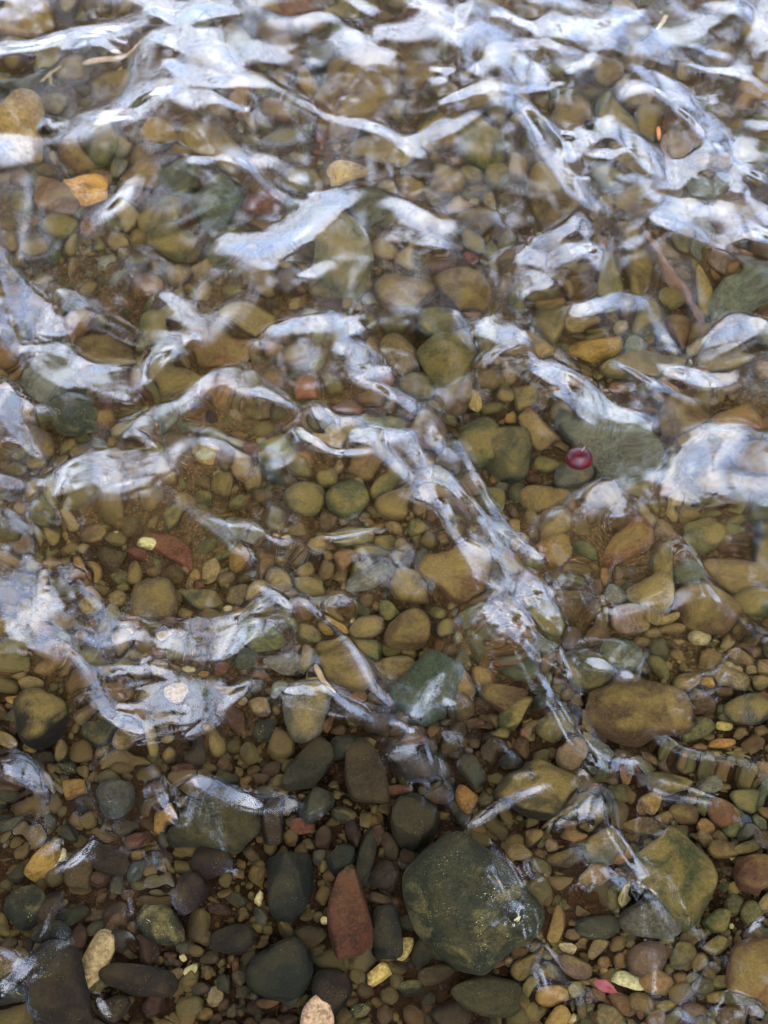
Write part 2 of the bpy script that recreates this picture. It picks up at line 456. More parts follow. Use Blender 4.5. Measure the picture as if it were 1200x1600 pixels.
# ------------------------------------------------------------------ stones
PAL = {k: lin(v) for k, v in dict(ol=(112, 102, 62), br=(118, 90, 56), tn=(150, 124, 84), pk=(134, 106, 88), rb=(120, 74, 50),
     rd=(142, 80, 48), rdd=(146, 76, 46), oc=(178, 134, 66), yl=(178, 148, 86), ylg=(150, 146, 66), gg=(124, 120, 104), dg=(80, 83, 62), dgr=(78, 86, 66),
     dgb=(66, 68, 58), gy=(118, 114, 102), cr=(222, 198, 150), crg=(205, 195, 150), db=(84, 66, 48), pb=(104, 76, 62), gn=(104, 102, 62), pw=(228, 190, 172))
     .items()}
PAL['or'] = lin((150, 102, 56))
CNAME = dict(ol='olive', br='brown', tn='tan', pk='pinkish grey', rb='reddish brown', rd='rust red', rdd='rust red', oc='ochre', yl='yellow', ylg='yellow green',
     gg='grey-green', dg='dark green', dgr='dark green', dgb='slate green', gy='grey', cr='cream', crg='cream', db='dark brown', pb='purplish brown', gn='mossy green',
     pw='pinkish white')
CNAME['or'] = 'orange brown'
for k_, v_ in PAL.items():
    g_ = sum(v_) / 3
    PAL[k_] = tuple(0.34 * w_ * (g_ + (c_ - g_) * (0.98 if k_ not in ('rd', 'rdd', 'or') else 0.88)) for c_, w_ in zip(v_, (1.03, 1.0, .76)))


def ico(sub):
    bm = bmesh.new(); bmesh.ops.create_icosphere(bm, subdivisions=sub, radius=1.0)
    v = np.array([x.co[:] for x in bm.verts]); f = np.array([[a.index for a in x.verts] for x in bm.faces]); bm.free()
    return v, f


ICO = {k: ico(k) for k in (1, 2, 3, 4, 5)}


def fnoise(p, rng, f0, n=10, oct=3):
    out = np.zeros(len(p)); amp = 1.0
    for o in range(oct):
        k = rng.standard_normal((n, 3)); k /= np.linalg.norm(k, axis=1)[:, None]
        ph = rng.uniform(0, 6.28, n)
        out += amp * np.cos(p @ (k.T * f0 * 2 ** o) + ph).sum(1) / math.sqrt(n)
        amp *= 0.45
    return out


def rock(shape, rng, sub=3):
    """unit rock, z flattened later. r round, R big round, a angular, A rough angular, S slab, B big angular boulder"""
    v, f = ICO[sub]
    d = v / np.linalg.norm(v, axis=1)[:, None]
    if shape in 'aABS':
        nf = {'a': 11, 'A': 16, 'B': 13, 'S': 12}[shape]
        k = rng.standard_normal((nf, 3)); k /= np.linalg.norm(k, axis=1)[:, None]
        k[:, 2] *= 0.8 if shape != 'S' else 0.4
        off = rng.uniform(0.66, 0.98, nf)
        k = np.vstack([k, [[0, 0, 1], [0, 0, -1], [1, 0, 0], [-1, 0, 0], [0, 1, 0], [0, -1, 0]]])
        off = np.concatenate([off, [0.8, 0.8, 0.98, 0.98, 0.95, 0.95]])
        q = (d @ k.T) / off                                   # 1/distance to each plane
        P = 14.0 if shape != 'A' else 9.0
        r = 1.0 / (np.clip(q, 1e-3, None) ** P).sum(1) ** (1 / P)
        r *= 1 + (0.035 if shape != 'A' else 0.075) * fnoise(d, rng, 3.2)
    else:
        e = rng.uniform(2.0, 2.7)
        r = 1.0 / (np.abs(d) ** e).sum(1) ** (1 / e)
        egg = rng.uniform(-0.14, 0.14)
        k = rng.standard_normal((7, 3)); k /= np.linalg.norm(k, axis=1)[:, None]
        qq = np.clip((d @ k.T) / rng.uniform(.66, 1.0, 7), 1e-3, None)
        r = 1.0 / ((1 / r) ** 10 + (qq ** 10).sum(1)) ** (1 / 10)
        r *= 1 + egg * d[:, 0] + 0.065 * fnoise(d, rng, 1.9, oct=4)
        r *= 1 + 0.012 * fnoise(d, rng, 7)
    p = d * r[:, None]
    p[:, :2] /= np.abs(p[:, :2]).max(0)
    p[:, 2] /= np.abs(p[:, 2]).max()
    return p, f


DATA = '''
38 25 78 42 5 a oc|knobbly ochre stone in the far left corner
14 68 40 38 0 r pk
50 66 32 22 0 r tn
74 88 50 32 20 a ol
118 103 44 52 90 r br
35 125 76 50 0 r ol|broad olive stone below the ochre corner stone
82 155 60 30 0 r ol
180 128 70 34 10 r br
24 205 122 118 80 A oc|big bright ochre boulder cut by the left edge
167 222 34 50 -60 a gn
196 222 30 42 80 r ol
125 236 58 34 -5 r br
233 240 36 34 0 r pk
254 205 42 30 30 a oc
330 232 84 50 -48 r br|tilted brown oval stone below the upper left reflection
292 210 28 28 0 r tn
287 240 42 22 -20 r br
236 270 62 42 0 r br
284 275 54 46 30 a dg
165 270 42 32 0 r pk
196 251 38 30 0 r gy
132 290 70 46 10 A oc|rough ochre stone below the big ochre boulder
85 302 72 44 -10 a or
258 330 78 44 15 a ol
330 315 62 54 60 a dg
396 310 68 48 -10 r rb|pinkish red rounded stone left of the pale yellow stone
272 368 74 48 -20 r ol
355 378 60 58 0 r ol
190 370 28 22 0 a pk
95 345 56 36 0 r ol
45 378 50 34 10 r br
20 310 44 30 0 r ol
375 70 84 56 90 r ol
440 66 98 46 -60 r br|long streaky brown stone near the far edge
486 35 50 28 10 r tn
457 8 90 34 -12 a or
546 10 82 30 10 a ol
505 82 42 58 90 r gg
560 135 152 112 55 R br|largest brown boulder near the far edge
482 125 44 20 -45 a or
424 165 46 30 -10 r or
495 165 30 22 15 r or
590 190 36 34 0 r ol
616 230 108 50 -8 r tn|long tan oval stone right of the pale yellow stone
563 228 20 16 10 r or
545 263 54 34 28 A yl|pale yellow pitted stone lit brightly above water reflection
466 280 70 42 8 r ol
435 205 60 34 0 r gy
603 290 38 20 -5 r tn
578 322 72 52 0 r ol
716 316 32 26 20 r or|small orange stone right of the long tan oval
655 290 56 38 10 r pk
700 276 46 36 0 r br
528 395 118 106 -30 R ol|big round olive stone beside the bright left reflection
755 225 70 62 -20 r gn
778 268 46 36 10 r ol
682 356 72 40 0 r br
732 376 42 36 0 r gy
722 398 30 20 0 r rd
745 343 60 38 0 r br
680 185 66 50 30 r ol
750 148 72 52 10 r br
615 163 34 32 0 r gy
650 120 50 60 80 r br
942 110 48 54 90 r tn|pale rounded tan stone under the upper right ripples
985 90 40 42 0 r br
1000 150 44 22 5 r tn
974 132 36 40 0 r gy
958 182 84 60 -30 r gn
1010 178 50 54 0 r ol
1187 140 36 40 80 r or|bright orange round stone on the right edge
1060 50 92 46 0 r gg
1130 85 60 50 0 r pk
1070 215 52 40 -20 r br
1126 258 36 20 0 a oc
1116 295 70 34 0 r gg|pale green flat stone with orange chips behind it
1099 278 30 14 5 a or
1156 281 24 32 -60 a rb
1026 290 26 30 0 r pk
1071 271 38 20 0 r ol
870 292 112 78 80 R br|tall brown boulder under the bright central ripples
1000 312 74 50 0 r br
985 362 44 54 60 r br
1040 340 38 38 0 r ol
1065 371 28 26 0 r gy
1096 376 32 26 0 r gg
1152 340 100 58 -10 r pk
820 255 50 42 0 r br
1182 240 50 62 80 r gy
888 178 62 62 0 r pk
830 122 52 30 10 r tn
780 95 60 40 0 r ol
226 438 34 28 0 r or
120 500 46 30 30 a or
246 503 58 66 80 r ol
282 420 56 36 0 r br
345 540 104 54 -15 r or|broad orange brown stone beside a starburst ripple
165 546 92 58 -10 r br
300 595 92 56 0 r ol
212 596 36 32 20 a or
160 642 48 38 80 a rb
112 645 82 56 0 r dg
50 686 56 50 0 r br
38 716 36 22 0 a br
72 590 84 62 10 r gg
318 712 24 17 -10 a yl
402 702 36 42 70 a rd|bright red angular stone left of centre
373 729 28 38 60 a or
376 673 38 22 5 r rb
372 692 42 30 0 r gn
330 682 40 46 80 r ol
345 748 32 36 80 r br
284 776 50 28 10 r br
316 770 24 26 0 r gn
350 612 40 26 -20 r or
388 498 72 40 0 r tn
438 722 58 40 -60 a dg|dark green angular stone right of the red one
448 697 70 38 0 r gn
548 770 66 62 60 r gn|round green stone below the white boomerang reflection
486 775 58 52 50 r ol
592 756 46 36 80 r ol
617 786 52 40 0 r br
590 666 62 34 -5 r gn
658 672 64 56 0 r br
646 600 60 50 10 r ol
620 550 70 62 -60 r tn
702 560 98 86 0 R ol|large olive boulder at the middle of the stream
716 610 72 56 0 r br
682 505 66 50 -40 r gn
640 452 92 58 10 r pk
572 540 42 38 0 r br
478 604 24 22 0 r rd
750 617 34 27 -50 r yl|small smooth yellow pebble above the round dark olive stone
757 684 90 72 20 r gn
803 700 84 68 0 r dg|round dark olive stone overlapping a bigger green one
770 772 62 46 20 r ol
809 645 20 18 0 a oc
848 668 66 56 -45 a br
838 618 44 34 10 a ol
650 722 40 30 0 r br
512 690 50 30 0 r tn
722 448 92 60 -20 r br
530 500 50 32 80 r br
955 690 196 84 -42 S gg|large smooth green-grey slab beside the crimson fruit
1093 440 92 34 -82 a yl|upright yellow-ochre striped stone beside the long stick
1160 458 118 74 20 a gg|grey-green angular boulder on the right edge
1008 495 64 46 50 a ol
1056 502 48 46 -30 a or
988 540 36 36 0 r gg
934 538 64 34 0 A oc|rough ochre stone above the brown slab
940 435 86 56 80 r ol
1000 425 66 46 70 r br
864 503 56 50 50 a ol
860 466 26 16 10 r or
882 471 18 17 0 r br
846 541 52 30 -10 a oc
1010 572 112 44 -6 S ol|flat olive slab with a straight far edge
1062 650 92 60 0 r br
1152 562 72 40 -10 r ol
1094 542 42 30 10 a tn
1172 732 62 58 0 r pk
858 770 70 42 0 r br
902 735 52 50 0 r gy
1052 742 54 32 80 r br
1162 650 80 50 0 r or
950 775 70 50 0 r pk
75 830 26 24 0 r tn
232 925 78 66 20 r pk|pinkish brown stone under the streaks at left
315 922 72 32 -5 r dg|dark green oval pebble beside the pinkish brown stone
270 845 96 32 -38 S rd|rust red slab left of centre
228 834 28 18 -15 a cr
212 849 26 22 0 a rd
372 872 36 26 80 A oc|ochre pitted pebble right of the rust red slab
385 824 74 46 -5 r gg
308 885 20 18 0 r or
315 901 18 16 0 r rd
299 895 20 12 70 r tn
365 940 16 13 0 r cr
270 1095 44 42 0 A yl|pitted yellow stone ringed by lavender ripples
218 1022 20 18 0 r or
70 1115 114 96 0 R db|big dark brown boulder at the left
12 1090 20 20 0 r oc
125 880 30 20 80 r or
146 886 36 16 85 r or
250 995 28 20 10 r cr
303 1168 42 30 80 r pb
283 1197 24 23 0 r rd
300 1045 22 14 0 r cr
490 913 38 36 0 r ol
492 918 22 20 30 A yl|golden pebble sitting on a round olive stone
580 868 52 20 -4 S gn
600 846 46 26 -10 r ol
552 836 70 32 5 r ol
541 872 30 28 60 a or
663 886 58 28 82 r gg
707 890 88 68 -25 a or|large ochre-brown angular stone left of the blue reflection
640 918 64 48 0 r br
575 905 48 30 10 r gg
576 968 52 38 0 r pk
640 975 72 60 0 r br
572 1003 58 44 -20 a gn
615 1041 66 46 10 r tn
672 1076 112 90 55 a dgr|dark green angular boulder with white filaments over it
736 1062 62 36 -80 r br
766 1056 36 34 0 r or
786 1088 60 48 30 r br
799 1113 62 36 70 a ylg|yellow-green angular stone right of the dark green boulder
545 1048 92 70 -20 r br
475 1105 96 70 88 R gy|upright grey olive boulder near the middle left
430 1080 30 24 60 r gg
411 1136 42 30 10 r dg
642 1160 36 28 25 a rd|small rust red stone above the dark brown block
534 1165 42 36 40 A dg|dark green speckled stone above the brown wedge
440 1040 62 30 0 r gg
518 1010 42 30 0 r br
705 976 42 30 0 r gy
715 1010 28 22 0 r br
662 818 42 30 0 r ol
443 832 17 13 0 r cr
462 836 17 11 0 r cr
880 856 52 44 30 r oc
980 846 84 54 20 r or
1113 836 58 58 0 r gn
1188 850 104 40 85 r dg|long dark green stone on the right edge
1050 882 72 46 -80 r ol
1037 926 80 68 -60 r tn|round tan stone with a pale green rim
1150 897 96 42 -10 r tn|long tan egg-shaped stone near the right edge
1118 950 86 58 0 r br
1176 936 52 42 0 r gn
893 990 52 52 0 r pb|round brown stone right of the blue reflection
943 990 48 40 0 r br
908 1050 92 62 -10 r gn
981 1030 72 58 -20 r dg
1000 1112 184 104 -5 R br|huge silt covered brown boulder right of the middle
820 1163 34 30 -60 r or
1130 1156 30 21 -10 A oc
1132 1129 19 12 -20 r yl
1143 1180 10 15 80 r ylg
1168 1108 74 46 5 r dg
975 926 46 36 0 r gy
1000 966 62 40 -10 r pk
888 940 52 42 0 r br
120 1230 44 32 10 A oc|knobbly ochre pebble at the lower left
192 1246 54 50 60 r gy
348 1290 126 90 -18 a ol|large dark olive boulder with a feathery white reflection
218 1315 28 27 0 r rd|round orange pebble at the lower left
105 1302 38 34 0 a gn
60 1350 58 38 60 a oc
92 1342 24 16 70 a cr
178 1346 70 46 -10 r br
325 1346 54 46 -10 r pb
296 1392 90 54 55 r pb|smooth purple-brown egg-shaped stone at the lower left
85 1415 56 54 0 r pb
126 1357 70 34 80 a br
38 1412 74 60 20 r dg
187 1386 36 24 80 a gg
155 1375 30 26 60 a rb
226 1362 42 26 60 r gg
155 1497 90 38 66 a cr|long cream wedge-shaped stone at the lower left
88 1545 150 122 80 R db|huge dark boulder in the near left corner
250 1450 54 44 -40 a dg
130 1466 38 20 80 a rb
230 1482 46 26 80 r rb
222 1530 112 52 -5 r db
182 1570 42 38 0 r db
345 1533 32 26 80 r dg
366 1504 27 14 82 r rd
292 1512 28 18 35 r cr
275 1490 14 10 -60 r cr
383 1508 28 18 80 r gn
236 1566 38 26 50 a rb
400 1400 24 14 80 a cr
82 1454 72 38 0 r dg
356 1466 72 42 0 r db
485 1200 98 50 48 a ol|long olive stone left of the brown wedge
572 1213 122 60 -75 a br|brown wedge-shaped stone standing upright
497 1258 68 42 60 a gg|grey-green stone with a pale tip left of the brown wedge
538 1272 40 28 5 r dg
573 1343 96 28 80 a dg|narrow dark green upright stone above the red slab
648 1280 76 68 -60 a ol|dark olive block above the largest boulder
649 1203 68 38 -5 a db|dark brown block below the small rust red stone
605 1365 46 42 60 A pb|round purple-brown pitted stone beside the narrow green one
532 1340 48 38 30 a dg
726 1405 216 172 -38 B dg|largest dark green speckled boulder in the foreground
452 1385 112 76 -80 a dgb|dark slate green stone in the lower middle
550 1432 142 72 -78 a rdd|big rust red slab in the lower middle
603 1455 88 42 -82 a dgb|smooth dark green stone against the rust red slab
443 1510 102 94 60 r dgb|big round dark green stone near the bottom edge
663 1482 54 32 70 r gn|small green pear-shaped stone by the largest boulder
632 1480 42 22 65 a yl|small angular yellow stone beside the pear-shaped green one
591 1523 42 24 38 a yl|pale yellow chip below the rust red slab
521 1550 76 58 -80 r db
640 1440 38 32 0 r dg
710 1582 68 46 0 r br|smooth brown stone cut by the bottom edge
768 1556 112 62 -5 r ol
646 1585 44 28 -70 r or|orange pebble at the bottom edge
495 1592 64 50 50 a pw|pinkish white wedge cut by the bottom edge
610 1318 52 26 -65 r br
592 1300 38 24 70 r rb
505 1308 34 26 80 a rb
552 1300 42 24 -70 a rb
600 1401 38 20 -10 a tn
425 1288 72 36 85 a pb
622 1236 44 22 0 a rd
720 1248 44 36 60 a oc
758 1247 32 26 10 r tn
697 1492 52 22 -15 r ol
680 1522 62 32 10 r br
497 1335 26 18 70 a gy
508 1436 15 12 0 a cr
832 1232 104 86 -30 a ol
1062 1374 136 124 -45 S gn|broad flat olive boulder at the lower right
1008 1434 92 60 -20 r gg
935 1330 62 50 80 r gy
965 1338 36 34 0 r or
1008 1292 74 30 -3 S br
1021 1255 36 32 -40 a oc
1050 1225 78 50 0 r ol
1166 1246 46 44 0 r gn
1186 1240 50 16 85 r dg
1105 1287 22 19 0 a or
1176 1360 82 58 -10 r rb|rounded reddish brown stone near the right edge
1150 1382 24 22 0 r br
895 1485 26 16 -40 r cr
878 1447 62 30 75 a or|upright orange brown stone above the white pebble
980 1532 46 28 -15 r crg|pale cream oval stone beside the red leaf
945 1505 20 18 0 r or
967 1502 22 16 85 r or
1178 1508 112 72 75 R or|big orange brown boulder cut by the right edge
1055 1492 46 38 0 r ol
1002 1500 52 42 60 r pb
900 1515 52 40 -20 r pk
940 1450 64 42 0 r dg
890 1345 52 28 5 r db
1076 1270 46 30 0 r br
1128 1320 50 32 -10 r br
1148 1442 11 10 0 r cr
'''
rows = []
for ln in DATA.strip().splitlines():
    a, _, lab = ln.partition('|')
    q = a.split()
    rows.append(dict(x=float(q[0]), y=float(q[1]), w=float(q[2]) * 1.1, h=float(q[3]) * 1.1, a=float(q[4]), s=q[5], c=q[6], lab=lab.strip()))


# the smaller neighbours that close the gaps between the stones picked out above
rf_ = np.random.default_rng(2024)
P_ = np.array([(r['x'], r['y'], math.sqrt(r['w'] * r['h']) / 2) for r in rows])
n_s = sum(1 for r in rows if math.sqrt(r['w'] * r['h']) >= 34); n_p = len(rows) - n_s
FILL = []
for smax, smin, tries in ((46, 36, 1500), (38, 28, 5000), (29, 18, 22000)):
    for _ in range(tries):
        x, y = rf_.uniform(-10, 1210), rf_.uniform(-10, 1610)
        s_ = rf_.uniform(smin, smax)
        lowleft = y > 1180 and x < 880
        if lowleft and s_ > 32 and rf_.random() < .6: continue
        if (np.hypot(P_[:, 0] - x, (P_[:, 1] - y) * 1.15) - 0.90 * (P_[:, 2] + s_ / 2)).min() < 0: continue
        el_ = rf_.uniform(1.05, 1.7)
        names = ('br ol tn rb pk gn gg or dg gy oc rd db cr'.split())
        pr = np.array([.1, .08, .04, .16, .03, .04, .12, .10, .13, .04, .02, .06, .08, 0] if lowleft else [.40, .26, .10, .02, .04, .09, .02, .015, .005, .04, .005, .005, 0, 0])
        d_ = dict(x=x, y=y, w=s_ * math.sqrt(el_), h=s_ / math.sqrt(el_), a=rf_.choice([0, 0, 20, -20, 50, -50, 80]) + rf_.uniform(-12, 12),
                  s=rf_.choice(list('rraaA')), c=str(rf_.choice(names, p=pr / pr.sum())), lab='', fill=True)
        P_ = np.vstack([P_, [x, y, s_ / 2]])
        FILL.append(d_)
FILL.sort(key=lambda d: -d['w'] * d['h'])
for d_ in FILL:
    if math.sqrt(d_['w'] * d_['h']) >= 34:
        if n_s < 300: rows.append(d_); n_s += 1; d_['own'] = 1
    elif n_p < 300: rows.append(d_); n_p += 1; d_['own'] = 1
REST = [d_ for d_ in FILL if 'own' not in d_]
print('filler', len(FILL), 'rest', len(REST), n_s, n_p)


def size_word(r):
    s = math.sqrt(r['w'] * r['h'])
    return 'tiny' if s < 21 else 'small' if s < 36 else 'medium' if s < 56 else 'large'


def shape_word(r):
    if r['s'] in 'aAB': return 'angular'
    if r['s'] == 'S': return 'flat'
    return 'oval' if r['w'] > 1.45 * r['h'] else 'rounded'


# labels: each stone by its look and by the landmark stones round it
anchors = [r for r in rows if r['lab']]
used = {r['lab'] for r in anchors}


def direction(dx_, dy_):
    ang = math.degrees(math.atan2(-dy_, dx_)) % 360
    return ['right of', 'up and right of', 'just above', 'up and left of', 'left of', 'down and left of', 'just below', 'down and right of'][int((ang + 22.5) // 45) % 8]


def short(l):
    w = l.split()
    cut = len(w)
    for i, t in enumerate(w):
        if t in ('in', 'below', 'cut', 'left', 'near', 'above', 'under', 'beside', 'right', 'at', 'with', 'lit', 'behind', 'on', 'against', 'overlapping', 'ringed', 'sitting', 'by', 'standing', 'over', 'that') and i >= 2:
            if t == 'left' and w[i + 1:i + 2] and w[i + 1] != 'of': continue
            cut = i; break
    return w[:cut]


sc = {}
for r in anchors:
    sc.setdefault(' '.join(short(r['lab'])), []).append(r)
LAND = [(r['x'], r['y'], k) for k, v in sc.items() if len(v) == 1 for r in v]
LAND += [(905, 714, 'crimson fruit'), (1055, 428, 'long orange brown stick'), (946, 1545, 'red leaf'), (1045, 242, 'short upright stick'), (165, 88, 'pale forked stick')]
for r in rows:
    if r['lab']: continue
    near = sorted(LAND, key=lambda l: math.hypot(l[0] - r['x'], l[1] - r['y']))[:6]
    cands = []
    for l in near:
        dd = direction(r['x'] - l[0], r['y'] - l[1])
        cands.append((math.hypot(l[0] - r['x'], l[1] - r['y']), f"{size_word(r)} {CNAME[r['c']]} {shape_word(r)} stone {dd} the {l[2]}"))
    ok = [c for _, c in cands if c not in used and len(c.split()) <= 16]
    if not ok:
        ok = [f"{size_word(r)} {CNAME[r['c']]} {shape_word(r)} stone between the {near[i][2]} and {near[j][2]}" for i in range(3) for j in range(i + 1, 4)]
        ok = [c for c in ok if c not in used] or ok
    r['lab'] = ok[0]; used.add(ok[0])

GRP_S, GRP_P = 'river stones lying on the stream bed', 'pebbles scattered on the stream bed'
rng = np.random.default_rng(77)
occ = []                                        # footprints for the gravel to avoid
for r in rows:
    cx, cy, w, h, ang = r['x'], r['y'], r['w'], r['h'], math.radians(r['a'])
    small = math.sqrt(w * h) < 34
    c0 = on_bed(cx, cy)
    px = math.sqrt(((on_bed(cx + 10, cy) - c0)[:2] ** 2).sum()) / 10          # metres per photo pixel across
    t = 0.5 * px * min(w, h) * (0.72 if r['s'] in 'rRaAB' else 0.45)            # half thickness
    t = min(t, 0.034)
    up = t * (0.80 if not small else 0.9)
    c0 = on_bed(cx, cy, up)
    ua, ub = (math.cos(ang), -math.sin(ang)), (math.sin(ang), math.cos(ang))
    A = (on_bed(cx + ua[0] * w / 2, cy + ua[1] * w / 2, up) - c0)[:2]
    B = (on_bed(cx + ub[0] * h / 2, cy + ub[1] * h / 2, up) - c0)[:2]
    # the thickness of the stone already fills some of its height in the picture
    el = float(np.arctan2(CAMH, c0[1] - CAMY))
    A[1] *= 0.93; B[1] *= 0.93
    big = max(w, h)
    sub = 5 if big > 140 else 4 if big > 62 else 3
    p, f = rock(r['s'], rng, sub)
    Mx = np.array([[A[0], B[0], 0], [A[1], B[1], 0], [0, 0, t]])
    if np.linalg.det(Mx) < 0: Mx[:, 1] *= -1
    q = p @ Mx.T
    tilt = rng.normal(0, 0.10, 2)
    q[:, 2] += q[:, 0] * tilt[0] + q[:, 1] * tilt[1]
    if r['s'] == 'A': m = M_PIT
    elif r['s'] == 'B': m = M_SPECK
    elif r['c'] in ('dgr', 'gg', 'dgb', 'cr', 'pw', 'crg', 'rd', 'rdd', 'pb'): m = M_CLEAN
    elif r['c'] in ('yl', 'dg') and rng.random() < .5: m = M_SPECK
    elif r['c'] in ('rb', 'ol') and rng.random() < .15: m = M_PIT
    else: m = M_SILT if cy < 1180 or cx > 820 else M_CLEAN
    nm = 'pebble' if small else 'river_stone'
    o = bpy.data.objects.new(nm, mesh_from(nm, q, f, m))
    o.location = c0
    if cy > 1180 and cx < 900: m = {M_SILT: M_CLEAN}.get(m, m)
    col = np.array(PAL[r['c']]) * (1.8 if r['s'] in 'AR' and r['c'] == 'oc' and cy < 600 else 0.62 if cx > 850 and cy > 1030 and r['c'] not in ('cr', 'crg') and r['w'] > 60 else 1.5 if r['c'] == 'yl' else 1) * (0.5 if (r['c'] in ('rd', 'rdd') or r['s'] == 'B') and cy > 1110 else 0.27 if cy > 1110 and cx < 870 and r['c'] not in ('cr', 'pw', 'yl', 'oc', 'crg') else 1.0) * rng.uniform(0.68, 1.32) * rng.uniform(0.93, 1.07, 3)  # near left stones darkened: shade put into their colour
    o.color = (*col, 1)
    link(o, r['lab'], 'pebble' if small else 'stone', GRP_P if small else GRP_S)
    occ.append((c0[0], c0[1], (np.hypot(*A) + np.hypot(*B)) / 2))
occ = np.array(occ)

# ------------------------------------------------------------------ stream bed, banks and ground: one sheet to the horizon
def spaced(lo, hi, d, far, g=1.35):
    a = list(np.arange(lo, hi + 1e-6, d))
    s = d; x = hi
    while x < far: s *= g; x += s; a.append(x)
    s = d; x = lo
    while x > -far: s *= g; x -= s; a.insert(0, x)
    return np.array(a)


bx = spaced(-0.9, 0.9, 0.009, 600); by = spaced(-0.9, 1.3, 0.009, 600)
BX, BY = np.meshgrid(bx, by)
rg = np.random.default_rng(3)


def f2(x, y, seed, f0, n=9):
    r = np.random.default_rng(seed); out = 0
    for i in range(n):
        a = r.uniform(0, 6.28); k = f0 * r.uniform(0.6, 1.6)
        out = out + np.cos(k * (x * math.cos(a) + y * math.sin(a)) + r.uniform(0, 6.28))
    return out / math.sqrt(n)


BZ = bed_z(BY)
nearm = np.exp(-((BX / 2.0) ** 2 + ((BY - .2) / 2.2) ** 2))
BZ = BZ + nearm * (0.004 * f2(BX, BY, 1, 14) + 0.0016 * f2(BX, BY, 2, 70) + 0.0007 * f2(BX, BY, 4, 220))
HALFW = 3.0 + 0.4 * np.sin(BY * 0.35)
bank = np.clip((np.abs(BX) - HALFW) / 1.6, 0, 1); bank = bank * bank * (3 - 2 * bank)
BZ = BZ * (1 - bank) + bank * (0.75 + 0.12 * f2(BX, BY, 6, 0.7) + 0.02 * np.clip(np.abs(BX) - 5, 0, 60))
BZ = BZ - 0.25 * np.clip((1 - np.abs(BX) / 3.0), 0, 1) * np.clip((np.abs(BY) - 3) / 6, 0, 1)
ny_, nx_ = BX.shape
idx = np.arange(nx_ * ny_).reshape(ny_, nx_)
Fq = np.stack([idx[:-1, :-1], idx[:-1, 1:], idx[1:, 1:], idx[1:, :-1]], -1).reshape(-1, 4)
m, n, b = new_mat('silt_and_earth')
tc = n.nodes.new('ShaderNodeTexCoord'); P = tc.outputs['Object']
c1 = mix(n, ramp(n, noise(n, P, 14, 6, .65), .35, .65), lin((72, 51, 25)), lin((98, 73, 35)))
c2 = mix(n, ramp(n, noise(n, P, 260, 5, .7), .3, .7), lin((38, 28, 19)), c1)
c3 = mix(n, ramp(n, noise(n, P, 600, 2, .7), .60, .72), c2, lin((170, 130, 84)))
sepp = n.nodes.new('ShaderNodeSeparateXYZ'); n.links.new(P, sepp.inputs[0])
wob = n.nodes.new('ShaderNodeMath'); wob.operation = 'MULTIPLY_ADD'; wob.inputs[1].default_value = .35
n.links.new(noise(n, P, 5, 4, .6), wob.inputs[0]); n.links.new(sepp.outputs['Y'], wob.inputs[2])
c3 = mix(n, ramp(n, wob.outputs[0], -.12, .08), mix(n, 1.0, c3, (.30, .23, .19), 'MULTIPLY'), c3)      # near shallows: reddish grit, darkened to paint in shade; silt further out
n.links.new(c3, b.inputs['Base Color']); b.inputs['Roughness'].default_value = .95; b.inputs['Specular IOR Level'].default_value = .1
bp = n.nodes.new('ShaderNodeBump'); bp.inputs['Distance'].default_value = .003
n.links.new(noise(n, P, 300, 6, .75), bp.inputs['Height']); n.links.new(bp.outputs[0], b.inputs['Normal'])
M_BED = m
o = bpy.data.objects.new('riverbed', mesh_from('riverbed', np.stack([BX, BY, BZ], -1).reshape(-1, 3), Fq, M_BED))
link(o, 'brown silty stream bed and earth banks under the stones', kind='structure')

# ------------------------------------------------------------------ gravel: one mass of small pebbles, each real
m, n, b = new_mat('gravel')
at = n.nodes.new('ShaderNodeAttribute'); at.attribute_name = 'pebble_colour'
tc = n.nodes.new('ShaderNodeTexCoord'); P = tc.outputs['Object']
c = mix(n, ramp(n, noise(n, P, 330, 4, .7), .35, .65), mix(n, 1.0, at.outputs['Color'], (.5, .5, .5), 'MULTIPLY'), mix(n, 1.0, at.outputs['Color'], (1.25, 1.22, 1.15), 'MULTIPLY'))
c = mix(n, ramp(n, noise(n, P, 9, 3, .6), .4, .6, .05, .45), c, tuple(v * .8 for v in SILT))
n.links.new(c, b.inputs['Base Color']); b.inputs['Roughness'].default_value = .85; b.inputs['Specular IOR Level'].default_value = .15
bp = n.nodes.new('ShaderNodeBump'); bp.inputs['Distance'].default_value = .0012
n.links.new(noise(n, P, 420, 5, .7), bp.inputs['Height']); n.links.new(bp.outputs[0], b.inputs['Normal'])
M_GRAVEL = m


